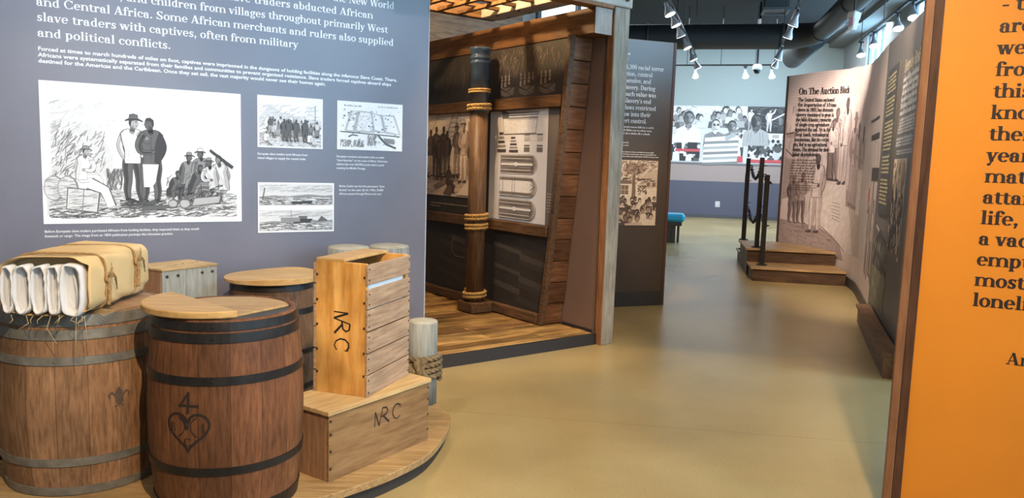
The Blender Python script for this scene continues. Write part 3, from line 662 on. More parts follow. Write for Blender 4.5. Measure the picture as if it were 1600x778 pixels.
def inset(x0, y0, x1, y1, name, fn, extra=None):
    q = Pic(step=8e-5, lift=6e-3); q.rect(x0, y0, x1, y1, 0); fn(q); mats = GREY + [RED]
    b = MB().span((x0, -.019, y0), (x1, -.0145, y1)).build(name, GREY[2], t)
    return q.build('inset_print', mats, fx, b, clip=(x0, y0, x1, y1))
def f1(q):
    q.rect(-1.95, 1.8, -.82, 2.62, 0)
    for k in range(26):
        x, y = random.uniform(-1.9, -.9), random.uniform(1.85, 2.4); q.poly([(x - .1, y - .3), (x - .08, y), (x + .08, y), (x + .1, y - .3)], random.choice((4, 5, 5, 0))); q.ell(x, y + .07, .05, .065, random.choice((1, 0, 4)), 8)
    q.rect(-1.25, 2.0, -.95, 2.62, 5); q.rect(-1.62, 2.08, -.3, 2.16, 6)
inset(-1.98, 1.78, -.86, 2.62, 'march_photograph', f1)
def f2(q):
    q.rect(-.07, 1.78, .46, 2.7, 0)
    for x, h in ((.02, .75), (.13, .7), (.24, .8), (.37, .78)): q.person(x, 1.9, h, skin=4, top=random.choice((0, 0, 1)), legs=4, hair=5)
    q.rect(.12, 1.95, .36, 2.35, 0); q.greek(.15, 2.1, .18, .03, 3); q.greek(.15, 2.04, .18, .03, 3); q.rect(-.07, 1.78, .46, 1.97, 6)
inset(-.07, 1.78, .46, 2.7, 'placard_photograph', f2)
def f3(q):
    q.rect(.5, 2.7, 1.7, 3.515, 5); q.hatch(.5, 2.7, 1.7, 3.515, 40, .03, 4, .3)
    q.person(.62, 2.72, .74, skin=1, top=0, legs=2, arm='out'); q.person(.86, 2.72, .62, skin=2, top=4, legs=4, hair=4); q.person(1.18, 2.72, .72, skin=1, top=0, legs=1, arm='up'); q.person(1.5, 2.72, .55, skin=3, top=3, legs=4)
    q.line([(1.25, 3.1), (1.62, 3.3)], .04, 0)
inset(.52, 2.7, 1.75, 3.515, 'night_photograph', f3)
def f4(q):
    q.rect(.6, 1.8, 1.8, 2.7, 1); q.rect(.6, 2.5, 1.8, 2.7, 0)
    for x in (.7, 1.0, 1.3, 1.6): q.rect(x, 2.55, x + .2, 2.66, 2)
    for k in range(44):
        x, y = random.uniform(.62, 1.75), 2.5 - k * .013; q.ell(x, y - .09, .11, .09, random.choice((0, 1, 3, 4, 4)), 10); q.ell(x, y, .05, .06, random.choice((4, 5, 5)), 8)
    q.rect(.6, 1.78, 1.8, 1.88, 6)
inset(.6, 1.78, 1.75, 2.69, 'seated_crowd_photograph', f4)
MB().span((-.07, -.03, .35), (.07, -.012, .53)).build('wall_plate', plain('white_outlet', (.78, .78, .78), .4), None, bevel=.004, loc=FP, rz=EA)
o = bpy.data.objects['wall_plate']; o.name = 'wall_outlet'; o.location = FP + E1 * -.22; tag(o, 'small white electrical outlet low on the slate blue far wall', 'outlet')
bits('socket_slot', BLACKINK, [((x, -.031, z), (.012, .006, .035)) for z in (.40, .48) for x in (-.025, .025)], o)
# ------------------------------------------------------------------ tall information panel behind the cargo
PA = R(32); PP = Vector((-.656, 5.75, 0)); PU = Vector((math.cos(PA), math.sin(PA), 0)); PV = Vector((-math.sin(PA), math.cos(PA), 0))
t = thing('information_panel', 'tall slate-blue text panel with engravings, standing behind the barrels and crates', 'information panel', PP, PA)
MB().span((-3.25, 0, 0), (0, .09, 3.3)).build('panel_board', charcoal('slate_panel', (.150, .145, .185), .36, 1.0), t, bevel=.003)
MB().span((0, -.001, 0), (.006, .091, 3.3)).build('edge_trim', plain('white_edge', (.50, .54, .60), .5), t)
pc = Pic()
XL = -2.444
for z, x1, s in ((2.181, -1.744, 'and political conflicts.'), (2.268, -.958, 'slave traders with captives, often from military'), (2.352, -.274, 'and Central Africa. Some African merchants and rulers also supplied')):
    pc.serif(s, XL, z, .070, 0, width=x1 - XL)
pc.serif(', and children from villages throughout primarily West', -2.02, 2.437, .070, 0, width=-.319 + 2.02)
pc.serif(', slave traders abducted African', -1.46, 2.522, .070, 0, width=-.431 + 1.46)
pc.serif('of the New World', -.80, 2.607, .070, 0, width=-.273 + .80)
pc.build('heading_text', [VINYL], flat, t)
pc = Pic()
for z, x1, s in ((2.104, -.246, 'Forced at times to march hundreds of miles on foot, captives were imprisoned in the dungeons of holding facilities along the infamous Slave Coast. There,'),
                 (2.070, -.29, 'Africans were systematically separated from their families and communities to prevent organized resistance. Slave traders forced captives aboard ships'),
                 (2.036, -.77, 'destined for the Americas and the Caribbean. Once they set sail, the vast majority would never see their homes again.')):
    pc.sans(s, XL, z, .031, 0, width=x1 - XL, bold=.022)
pc.build('body_text', [VINYL], flat, t)
def caption(x, z, lines, size=.021, gap=.0275):
    pc = Pic()
    for k, s in enumerate(lines):
        P, w = sans(s, .008); pc.text(P, x, z - k * gap, size * .92, size, 0)
    pc.build('caption_text', [VINYL], flat, t)
caption(XL, 1.062, ['Before European slave traders purchased Africans from holding facilities, they inspected them as they would', 'livestock or cargo. This image from an 1854 publication portrays this inhumane practice.'])
caption(-1.228, 1.553, ['European slave traders took Africans from', 'inland villages to supply the coastal trade.'], .021)
caption(-.69, 1.552, ['European countries and traders built so-called', '"slave factories" on the coast of Africa. Historians', 'believe that over 600,000 people died in ports', 'awaiting the Middle Passage.'], .0205, .027)
caption(-.67, 1.345, ['Elmina Castle was the first permanent "slave', 'factory" on the coast. By the 1700s, 30,000', 'Africans passed through Elmina each year'], .0205, .027)
def picture(x0, z0, x1, z1, name, fn):
    q = Pic(x0, z0, lift=.0045)
    b = MB().span((x0, -.004, z0), (x1, -.0003, z1)).build(name, GREY[0], t)
    fn(q, x1 - x0, z1 - z0)
    return q.build('engraving_print', GREY, flat, b, clip=(x0, z0, x1, z1))
def big(q, w, h):
    q.hatch(.03, .30, .42, .74, 170, .004, 1, .09, .5); q.hatch(.05, .35, .25, .6, 90, .005, 2, .08, .9)       # brushwood and hills
    q.hatch(.6, .45, w - .03, .7, 50, .003, 1, .09, .3)
    q.poly([(.03, .28), (.10, .42), (.17, .55), (.24, .60), (.33, .50), (.37, .40), (.36, .28)], 1); q.hatch(.05, .28, .33, .55, 120, .005, 3, .06, 1.0)
    q.poly([(.02, .05), (w - .03, .04), (w - .03, .17), (.8, .2), (.45, .19), (.02, .22)], 1); q.hatch(.03, .03, w - .03, .20, 420, .004, 3, .06, .1, .25); q.hatch(.03, .03, w - .03, .10, 160, .005, 4, .05, .1, .3)
    for x in (.06, .13): q.ell(x, .21, .055, .075, 3); q.ell(x - .004, .21, .047, .068, 1); q.hatch(x - .05, .15, x + .05, .27, 26, .003, 3, .05, 0, .1)
    q.poly([(.115, .085), (.28, .06), (.30, .20), (.125, .215)], 4); q.poly([(.12, .09), (.275, .068), (.29, .195), (.13, .208)], 1); q.line([(.2, .075), (.21, .205)], .004, 4); q.hatch(.13, .08, .28, .2, 40, .003, 3, .05, .05, .1)
    q.person(.21, .18, .34, 1, skin=2, top=0, legs=0, hat=3, pose='sit', arm='fold', line=4);
    q.line([(.24, .24), (.32, .2), (.36, .1)], .075, 4, .05); q.line([(.24, .24), (.32, .2), (.355, .1)], .06, 0, .04)
    q.person(.475, .13, .52, 1, skin=2, top=0, legs=4, hat=4, arm='out', line=5)
    q.person(.58, .12, .53, -1, skin=4, top=4, legs=4, bare=True, arm='fold', line=5)
    q.poly([(.53, .36), (.62, .36), (.60, .25), (.58, .22), (.535, .22)], 0)
    q.hatch(.4, .09, .66, .14, 90, .005, 4, .06, .1, .2)
    q.hatch(.66, .13, 1.0, .30, 130, .004, 4, .05, .9, .8)
    q.person(.70, .12, .30, 1, skin=4, top=4, legs=4, bare=True, pose='crouch', line=5); q.person(.78, .16, .34, 1, skin=4, top=3, legs=4, pose='sit', line=5, hat=3)
    q.person(.88, .17, .36, -1, skin=4, top=3, legs=3, pose='sit', line=5, hat=0); q.person(.99, .11, .40, -1, skin=3, top=1, legs=2, pose='sit', line=5, arm='out')
    q.person(.83, .14, .33, 1, skin=4, top=4, legs=4, pose='crouch', line=5, bare=True); q.person(.93, .13, .34, -1, skin=4, top=1, legs=3, pose='sit', line=5, hat=3, arm='fold')
    q.hatch(.68, .13, 1.0, .24, 60, .004, 5, .04, .9, .8)
    q.line([(.92, .46), (1.06, .35)], .014, 5, .02); q.line([(.52, .085), (.66, .10), (.86, .19)], .03, 4, .01); q.poly([(.80, .10), (.98, .12), (.99, .17), (.82, .155)], 4); q.poly([(.81, .105), (.97, .125), (.98, .165), (.825, .15)], 2)
    for x, r in ((.70, .03), (.77, .036)): q.ell(x, .12, r, r * .9, 4); q.ell(x - .004, .118, r * .8, r * .7, 2); q.rect(x - .007, .14, x + .007, .19, 4)
    q.hatch(.33, .2, .42, .33, 50, .006, 3, .08, 1.4, .5)
picture(-2.447, 1.113, -1.333, 1.938, 'large_engraving', big)
def camp(q, w, h):
    q.poly([(.01, .2), (.08, .28), (.16, .23), (.25, .21), (.43, .19), (.43, .14), (.01, .14)], 1); q.hatch(.01, .15, w - .01, .29, 70, .003, 2, .06, .4)
    for x in (.06, .13, .22, .3): q.poly([(x - .035, .14), (x + .01, .22), (x + .045, .14)], 2); q.poly([(x - .03, .14), (x + .01, .215), (x + .01, .14)], 0)
    q.line([(.385, .16), (.385, .29)], .006, 3); q.rect(.01, .01, w - .01, .1, 1)
    q.hatch(.01, .01, w - .01, .16, 240, .003, 3, .03, .2, .5)
    for k in range(26): x = random.uniform(.03, .41); q.person(x, random.uniform(.06, .1), random.uniform(.085, .11), random.choice((1, -1)), skin=4, top=random.choice((0, 1, 3, 4)), legs=random.choice((2, 3, 4)), hat=random.choice((None, 3)), line=4)
    for x in (.17, .20, .25, .31): q.person(x, .045, .15, 1, skin=4, top=4, legs=4, bare=True, line=5)
    for x in (.05, .34): q.person(x, .02, .11, 1, skin=3, top=0, legs=1, pose='sit', line=4)
picture(-1.228, 1.603, -.79, 1.942, 'camp_engraving', camp)
def town(q, w, h):
    def wallq(pts): 
        q.line(pts + pts[:1], .012, 3); q.line(pts + pts[:1], .006, 1)
    q.greek(.05, .30, .13, .012, 4); q.greek(.3, .305, .15, .010, 4)
    wallq([(.06, .13), (.10, .27), (.15, .27), (.12, .13)]); wallq([(.13, .13), (.16, .27), (.25, .265), (.27, .13)]); wallq([(.27, .14), (.25, .26), (.32, .25), (.35, .13)]); wallq([(.36, .13), (.33, .25), (.42, .25), (.47, .12)])
    for _ in range(60): x, y = random.uniform(.03, .46), random.uniform(.03, .28); q.rect(x, y, x + random.uniform(.005, .018), y + random.uniform(.004, .01), random.choice((3, 4, 2)))
    q.hatch(.02, .02, .2, .07, 120, .003, 3, .025, 1.2, .4); q.hatch(.22, .03, .3, .11, 60, .003, 3, .03, 1.4, .3); q.hatch(.1, .13, .27, .27, 70, .003, 2, .02, .3, 1.0)
    q.line([(.30, .11), (.36, .05), (.44, .02)], .014, 4); q.poly([(.34, .09), (.42, .085), (.43, .05), (.36, .055)], 3); q.line([(.02, .125), (.47, .105)], .006, 4); q.line([(.08, .09), (.11, .105), (.15, .1)], .008, 4)
picture(-.688, 1.607, -.20, 1.942, 'town_plan_engraving', town)
def ships(q, w, h):
    q.rect(0, h * .485, w, h * .515, 0)
    for b in (0, h * .515):
        hh = h * .485
        q.rect(.008, b + .01, w - .008, b + hh - .01, 1); q.rect(.008, b + .01, w - .008, b + hh * .42, 2); q.hatch(.01, b + .012, w - .01, b + hh * .4, 190, .0025, 4, .05, 0, .12)
        q.hatch(.01, b + hh * .6, w - .01, b + hh - .015, 60, .003, 2, .09, .15, .2); q.hatch(.01, b + .012, w - .01, b + hh * .4, 40, .003, 0, .05, 0, .12)
        q.poly([(.01, b + hh * .42), (.1, b + hh * .47), (.2, b + hh * .44), (.34, b + hh * .52), (.45, b + hh * .46), (w - .01, b + hh * .5), (w - .01, b + hh * .4), (.01, b + hh * .4)], 3)
    q.poly([(.22, .09), (.24, .06), (.35, .065), (.37, .09)], 5); q.rect(.27, .09, .33, .11, 4); q.line([(.22, .1), (.22, .15)], .003, 5)
    q.rect(.15, .07, .28, .1, 3); q.poly([(.40, .07), (.43, .11), (.48, .075)], 4)
    q.poly([(.22, .205), (.23, .19), (.36, .195), (.37, .215)], 5); q.line([(.03, .22), (.045, .3)], .008, 4)
picture(-1.228, 1.035, -.709, 1.371, 'ships_engraving', ships)

# ------------------------------------------------------------------ round display plinth
PZ = .10
pts = [(-.40, 4.42), (-.335, 4.30), (-.315, 4.15), (-.325, 3.98), (-.385, 3.68), (-.52, 3.44), (-.655, 3.28), (-.79, 3.15), (-1.0, 2.98), (-1.25, 2.84), (-1.6, 2.78), (-1.95, 2.84), (-2.3, 3.05), (-2.62, 3.35), (-2.8, 3.75), (-2.75, 4.15), (-2.4, 4.45), (-1.1, 5.30), (-.75, 5.22), (-.5, 4.8)]
def smooth(P, n=5):
    out = []; k = len(P)
    for i in range(k):
        p0, p1, p2, p3 = [Vector((*P[(i + j - 1) % k], 0)) for j in range(4)]
        for s in range(n):
            u = s / n; q = .5 * ((2 * p1) + (-p0 + p2) * u + (2 * p0 - 5 * p1 + 4 * p2 - p3) * u * u + (-p0 + 3 * p1 - 3 * p2 + p3) * u ** 3); out.append((q.x, q.y))
    return out
PO = Vector((-1.5, 3.8, 0)); ring_ = [(x - PO.x, y - PO.y) for x, y in smooth(pts)]
t = thing('display_plinth', 'low round-edged wooden plinth on the floor, carrying barrels, crates and bollards', 'plinth', PO)
TAN = wood('plinth_board', (.24, .14, .058), (.44, .29, .135), 'X', 4, 14, .12, .5, .15, .3)
MB().prism(ring_, PZ - .035, PZ).build('plinth_top', TAN, t, bevel=.003)
MB().prism([(x * .975, y * .965) for x, y in ring_], 0, PZ - .035).build('plinth_kick', plain('dark_kick', (.03, .025, .022), .6), t)

# ------------------------------------------------------------------ barrels
def barrel_mat(name, dark, light, n=18):
    m = wood(name, dark, light, 'Z', 9, 9, 0.0, .55, .3, .4); N, L = m.node_tree.nodes, m.node_tree.links; B = N['Principled BSDF']
    t = N.new('ShaderNodeTexCoord'); s = N.new('ShaderNodeSeparateXYZ'); L.new(t.outputs['Object'], s.inputs[0])
    a = N.new('ShaderNodeMath'); a.operation = 'ARCTAN2'; L.new(s.outputs['Y'], a.inputs[0]); L.new(s.outputs['X'], a.inputs[1])
    k = N.new('ShaderNodeMath'); k.operation = 'MULTIPLY_ADD'; k.inputs[1].default_value = n / (2 * math.pi); k.inputs[2].default_value = n; L.new(a.outputs[0], k.inputs[0])
    fl = N.new('ShaderNodeMath'); fl.operation = 'FLOOR'; L.new(k.outputs[0], fl.inputs[0]); fr = N.new('ShaderNodeMath'); fr.operation = 'FRACT'; L.new(k.outputs[0], fr.inputs[0])
    wn = N.new('ShaderNodeTexWhiteNoise'); wn.noise_dimensions = '1D'; L.new(fl.outputs[0], wn.inputs['W'])
    mr = N.new('ShaderNodeMapRange'); mr.inputs[3].default_value = .72; mr.inputs[4].default_value = 1.22; L.new(wn.outputs['Value'], mr.inputs[0])
    d = N.new('ShaderNodeMath'); d.operation = 'PINGPONG'; d.inputs[1].default_value = .5; L.new(fr.outputs[0], d.inputs[0])
    mr2 = N.new('ShaderNodeMapRange'); mr2.inputs[1].default_value = 0; mr2.inputs[2].default_value = .02; mr2.inputs[3].default_value = .35; mr2.inputs[4].default_value = 1; L.new(d.outputs[0], mr2.inputs[0])
    mu = N.new('ShaderNodeMath'); mu.operation = 'MULTIPLY'; L.new(mr.outputs[0], mu.inputs[0]); L.new(mr2.outputs[0], mu.inputs[1])
    old = B.inputs['Base Color'].links[0].from_socket; sc = N.new('ShaderNodeVectorMath'); sc.operation = 'SCALE'; L.new(old, sc.inputs[0]); L.new(mu.outputs[0], sc.inputs['Scale']); L.new(sc.outputs[0], B.inputs['Base Color'])
    return m
STAVE_A = barrel_mat('weathered_stave_wood', (.15, .075, .038), (.35, .19, .10)); STAVE_B = barrel_mat('reddish_stave_wood', (.085, .032, .013), (.20, .082, .036), 16); STAVE_C = barrel_mat('dark_stave_wood', (.07, .036, .018), (.19, .10, .05), 16)
HOOPG = plain('grey_hoop_iron', (.19, .175, .15), .5, .3, .3, 20, bump=.1); HOOPB = plain('black_hoop_iron', (.022, .019, .018), .4, .4, .3, 20, bump=.1)
def prof(rr, rb, h):
    return lambda z: rr + (rb - rr) * (1 - (2 * z / h - 1) ** 2)
def barrel(name, label, loc, rr, rb, h, stave, hoopm, hoops, rim=.022, head_drop=.035, headm=None):
    f = prof(rr, rb, h); t = thing(name, label, 'barrel', loc)
    n = 22; P = [(f(h * k / n), h * k / n) for k in range(n + 1)]
    m_ = MB().lathe(P + [(rr - rim, h), (rr - rim - .01, h - head_drop - .3)] , 64, caps=False); m_.lathe([(f(0) - .001, .002), (.001, .002)], 64, caps=False)
    m_.build('staves', stave, t)
    if headm: MB().lathe([(.001, h - head_drop - .02), (rr - rim - .002, h - head_drop - .02), (rr - rim - .002, h - head_drop), (.001, h - head_drop)], 48, caps=False, smooth=False).build('barrel_head', headm, t)
    for z, w in hoops:
        MB().lathe([(f(z) - .004, z), (f(z) + .005, z), (f(z + w) + .005, z + w), (f(z + w) - .004, z + w)], 64, smooth=False).cyl(Vector((math.cos(-1.4), math.sin(-1.4), 0)) * (f(z) + .002) + Vector((0, 0, z + w / 2)), .006, .006, 8, Matrix.Rotation(R(90), 3, 'Y') @ Matrix.Rotation(0, 3, 'X')).build('hoop', hoopm, t)
    return t, f
def on_barrel(f, a0, zc):
    """wrap a flat mark round the staves: angle a0, height zc"""
    def pl(x, y, l):
        x, y = x * .86, y * .86; z = zc + y; r = f(z) + .0008 + l; a = a0 + x / f(zc); return (r * math.cos(a), r * math.sin(a), z)
    return pl
INK = plain('branding_ink', (.018, .009, .006), .75); INKF = plain('faded_stencil_ink', (.10, .065, .045), .7, var=.3, scale=30)
HEADW = wood('barrel_head_wood', (.33, .20, .085), (.52, .345, .165), 'X', 5, 10, .1, .5, .15, .25)
HEADD = wood('worn_lid_wood', (.17, .10, .055), (.36, .225, .13), 'X', 5, 10, .15, .55, .2, .4)
BL = Vector((-1.915, 3.40, PZ))
bl, fl_ = barrel('barrel', 'large weathered oak barrel with grey hoops under the yellow cloth bale', BL, .318, .350, .775, STAVE_A, HOOPG, [(.727, .045), (.672, .04), (.568, .034), (.135, .034), (.004, .036)], headm=HEADD, head_drop=.0)
pc = Pic(step=3e-5, lift=.0012)
def fleur(q, s):
    q.poly([(0, .10 * s), (.028 * s, .055 * s), (.018 * s, 0), (0, -.02 * s), (-.018 * s, 0), (-.028 * s, .055 * s)], 0)
    for k in (-1, 1):
        q.line([(k * .018 * s, -.012 * s), (k * .03 * s, .03 * s), (k * .055 * s, .055 * s), (k * .078 * s, .035 * s), (k * .07 * s, .012 * s)], .02 * s, 0, .014 * s)
        q.line([(k * .008 * s, -.03 * s), (k * .02 * s, -.06 * s), (k * .04 * s, -.06 * s)], .014 * s, 0, .008 * s)
    q.rect(-.03 * s, -.028 * s, .03 * s, -.012 * s, 0); q.poly([(-.008 * s, -.03 * s), (.008 * s, -.03 * s), (0, -.09 * s)], 0)
fleur(pc, .62)
pc.build('fleur_de_lis_stencil', [INKF], on_barrel(fl_, R(-41), .405), bl, grid=(-.2, .2, .012))
BF = Vector((-1.192, 3.18, PZ))
bf, ff_ = barrel('barrel', 'front reddish oak barrel with black hoops and a branded heart with the numeral 4', BF, .282, .312, .812, STAVE_B, HOOPB, [(.772, .032), (.725, .036), (.562, .032), (.198, .032), (.004, .055)], headm=STAVE_C, head_drop=.13)
pc = Pic(step=3e-5, lift=.0012)
w_ = .0105
pc.line([(-.038, .058), (.005, .125)], w_, 0); pc.line([(-.042, .066), (.052, .066)], w_, 0); pc.line([(.005, .13), (.002, .03)], w_ * 1.1, 0); pc.line([(.052, .055), (.052, .077)], .004, 0)
hp = []
for k in range(41):
    a = 2 * math.pi * k / 40; hp.append((16 * math.sin(a) ** 3 * .0062, (13 * math.cos(a) - 5 * math.cos(2 * a) - 2 * math.cos(3 * a) - math.cos(4 * a)) * .0061 - .045))
pc.line(hp, .0105, 0)
def arcp(cx, cy, r, a0, a1, n=14): return [(cx + r * math.cos(R(a0 + (a1 - a0) * k / n)), cy + r * math.sin(R(a0 + (a1 - a0) * k / n))) for k in range(n + 1)]
pc.line(arcp(-.062, -.032, .048, 70, -70), .004, 0); pc.line(arcp(.062, -.032, .048, 110, 250), .004, 0)
pc.serif('E', -.088, -.052, .052, 0); pc.serif('I', .062, -.052, .052, 0); pc.serif('V', -.032, -.045, .088, 0); pc.serif('C', -.02, -.122, .055, 0)
pc.build('branded_mark', [INK], on_barrel(ff_, R(-97.5), .425), bf, grid=(-.2, .2, .012))
def segpoly(c, r, keep, n=48):
    P = [(c[0] + r * math.cos(2 * math.pi * k / n), c[1] + r * math.sin(2 * math.pi * k / n)) for k in range(n)]
    for (px, py, nx, ny) in keep:
        out = []
        for i in range(len(P)):
            a, b = P[i - 1], P[i]; da = (a[0] - px) * nx + (a[1] - py) * ny; db = (b[0] - px) * nx + (b[1] - py) * ny
            if (da > 0) != (db > 0): u = da / (da - db); out.append((a[0] + (b[0] - a[0]) * u, a[1] + (b[1] - a[1]) * u))
            if db > 0: out.append(b)
        P = out
    return P
LIDW = wood('lid_board', (.42, .24, .085), (.60, .385, .165), 'X', 3, 8, .1, .45, .1, .15)
ca, cb = Vector((-1.52 + 1.192, 3.355 - 3.18)), Vector((-1.105 + 1.192, 2.985 - 3.18))
dn = (cb - ca).normalized(); nn = Vector((dn.y, -dn.x))
if nn.dot(Vector((-.2, -.2))) < 0: nn = -nn
MB().prism(segpoly((-.04, .0), .292, [(ca.x, ca.y, nn.x, nn.y)]), .817, .845).build('lid_board', LIDW, bf, bevel=.004)
MB().prism([(x, y) for x, y in segpoly((.0, .0), .252, [(ca.x - nn.x * -.16, ca.y - nn.y * -.16, -nn.x, -nn.y), (.085, -.18, -.882, .471)])], .772, .812).build('lid_board', HEADW, bf, bevel=.003)
BR = Vector((-1.475, 4.70, PZ))
br, fr_ = barrel('barrel', 'smaller dark barrel at the back, under a round pale lid', BR, .243, .272, .69, STAVE_C, HOOPB, [(.65, .035), (.505, .034), (.26, .03), (.03, .035)], head_drop=.04)
n = 48; mb = MB(); bot = [(.285 * math.cos(2 * math.pi * k / n), .285 * math.sin(2 * math.pi * k / n), .692) for k in range(n)]
mb.hexa(bot, [(x, y, .722 + .009 * math.sin(x * 9 + .6) + .006 * x) for x, y, z in bot]); mb.build('lid', LIDW, br, bevel=.003)

# ------------------------------------------------------------------ cloth bale on the left barrel
CLOTH = plain('yellow_sackcloth', (.68, .46, .215), .85, var=.10, scale=5, bump=.25); LINEN = plain('white_linen', (.66, .65, .66), .85, var=.06, scale=9, bump=.2); TWINE = plain('jute_twine', (.34, .20, .08), .9, var=.3, scale=60, bump=.6)
BZ = PZ + .778
bax = R(-3.5 + 6.5)
t = thing('cloth_bale', 'yellow cloth bale tied with twine, white linen folded in its open end, atop a barrel', 'bale', (-1.885, 3.35, BZ), R(5))
w, l, hgt = .335, .66, .235
def bale(x, y):   # cross-section superellipse ring scaled along y
    return None
mb = MB(); secs = []
for k in range(25):
    v = -l / 2 + l * k / 24; sx = 1.0; sz = 1.0 + .03 * math.sin(v * 9 + 1)
    e = max(0, abs(v) - (l / 2 - .06)) / .06
    if v > 0: sx *= 1 - .22 * e ** 2; sz *= 1 - .30 * e ** 2
    for yy in (-.20, .11):
        g = math.exp(-((v - yy) / .02) ** 2); sx *= 1 - .035 * g; sz *= 1 - .04 * g
    ringv = []
    for j in range(44):
        a = 2 * math.pi * j / 44; ca_, sa_ = math.cos(a), math.sin(a); p = .34
        x = (w / 2) * math.copysign(abs(ca_) ** p, ca_) * sx; z = (hgt / 2) * math.copysign(abs(sa_) ** p, sa_) * sz
        x += .006 * math.sin(v * 23 + j * .9); z += .005 * math.sin(v * 17 + j * .7) ; z = z + hgt / 2 + .008
        if z < .004: z = .004
        ringv.append((x, v, z))
    secs.append(ringv)
bmv = [[mb.bm.verts.new(p) for p in r_] for r_ in secs]
for a_, b_ in zip(bmv, bmv[1:]):
    for j in range(44):
        f = mb._f([a_[j], a_[(j + 1) % 44], b_[(j + 1) % 44], b_[j]]); f.smooth = True
mb._f(bmv[-1]); fb = [mb.bm.verts.new((p[0] * .93, p[1] + .10, (p[2] - hgt / 2) * .9 + hgt / 2)) for p in secs[0]]
for j in range(44): mb._f([bmv[0][j], fb[j], fb[(j + 1) % 44], bmv[0][(j + 1) % 44]])
mb._f(fb)
mb.build('cloth_wrap', CLOTH, t)
# folded linens in the open end: each a long folded loop seen end-on
for k, (x, wd, hh) in enumerate(((-.138, .048, .185), (-.082, .072, .195), (-.018, .062, .20), (.038, .05, .205), (.104, .088, .215))):
    L_ = MB()
    outl = []
    for s in range(28):
        a = 2 * math.pi * s / 28; px_ = x + wd / 2 * math.copysign(abs(math.cos(a)) ** .55, math.cos(a)) * (1 - .25 * (math.sin(a) < 0) * abs(math.sin(a)) ** 3); pz_ = hgt / 2 - .005 + hh / 2 * math.copysign(abs(math.sin(a)) ** .75, math.sin(a)) + .004 * math.sin(5 * a + k)
        outl.append((px_, max(.006, pz_)))
    inn = [(x + (a - x) * .80, .115 + (b - .115) * .93) for a, b in outl]; inn2 = [(x + (a - x) * .62, .115 + (b - .115) * .86) for a, b in outl]
    Vf = [[L_.bm.verts.new((a, y + .004 * math.sin(3 * b / .02), b)) for a, b in P] for P, y in ((outl, -l / 2 + .04), (outl, -l / 2 - .018), (inn, -l / 2 - .022), (inn, -l / 2 + .006), (inn2, -l / 2 + .022))]
    for A_v, B_v in zip(Vf, Vf[1:]):
        for j in range(28):
            f = L_._f([A_v[j], A_v[(j + 1) % 28], B_v[(j + 1) % 28], B_v[j]]); f.smooth = True
    L_._f(Vf[-1])
    L_.tube([(x + wd * .08, -l / 2 + .018, .035), (x + wd * .12, -l / 2 + .012, .11), (x - wd * .05, -l / 2 + .018, .195)], .005, 6)
    L_.build('folded_linen', LINEN, t)
for y in (-.20, .11):
    mb = MB(); P = []
    for j in range(45):
        a = 2 * math.pi * j / 44; ca_, sa_ = math.cos(a), math.sin(a)
        P.append(((w / 2 + .001) * math.copysign(abs(ca_) ** .34, ca_), y + .02 * ca_, max(.006, (hgt / 2 + .001) * math.copysign(abs(sa_) ** .34, sa_) + hgt / 2 + .008)))
    rope(mb, P, .0055)
    kx = w / 2 + .008; kz = .14 if y < 0 else .17
    rope(mb, [(kx, y + .025 + .018 * math.cos(a), kz + .016 * math.sin(a)) for a in [i * .6 for i in range(14)]], .006)
    for q in range(7): mb.tube([(kx, y + .025, kz), (kx + .012, y + .03 + .008 * q, kz + .035 - .006 * q), (kx + .006, y + .05 + .008 * q, kz + .06 - .02 * q)], .0022, 4)
    rope(mb, [(kx, y + .025, kz), (kx + .004, y + .03, kz - .06), (kx + .002, y + .022, kz - .115)], .009)
    mb.build('twine_tie', TWINE, t)
THREAD = plain('pale_thread', (.50, .36, .18), .9)
for k in range(12):
    x = random.uniform(-.15, .16); ln = random.choice((.015, .02, .03, .03, .05, .10)) if k else .16
    MB().tube([(x, -l / 2 + .002, .004), (x, -l / 2 - .01, .01), (x + random.uniform(-.02, .02), -l / 2 - .03, .002 - ln * .4), (x + random.uniform(-.03, .03), -l / 2 - .032, -ln)], .0014, 4).build('frayed_thread', THREAD, t)
for k in range(7): MB().tube([(.15, -.26 + .012 * k, .012), (.185, -.27 + .016 * k, .002), (.205, -.285 + .02 * k, -.002)], .0014, 4).build('frayed_thread', THREAD, t)

# ------------------------------------------------------------------ wooden boxes
PINE = wood('pine_board', (.165, .085, .035), (.31, .185, .085), 'X', 4, 10, .06, .55, .15, .22)
PINEL = wood('pine_lid', (.36, .23, .10), (.54, .37, .18), 'X', 4, 10, .05, .55, .15, .25)
ORG = wood('orange_crate_board', (.50, .22, .045), (.78, .44, .14), 'Z', 3, 8, .06, .5, .15, .6)
SLAT = wood('grey_crate_slat', (.24, .15, .095), (.44, .30, .20), 'Y', 5, 12, .16, .6, .2, .3)
NAIL = plain('rusty_nail', (.05, .028, .02), .6, .3)
GREYW = wood('weathered_grey_board', (.24, .225, .19), (.40, .38, .33), 'Z', 5, 10, .08, .7, .2, .2); REDW = wood('reddish_board', (.24, .12, .06), (.40, .22, .12), 'Z', 5, 10, .06, .6, .2, .2)
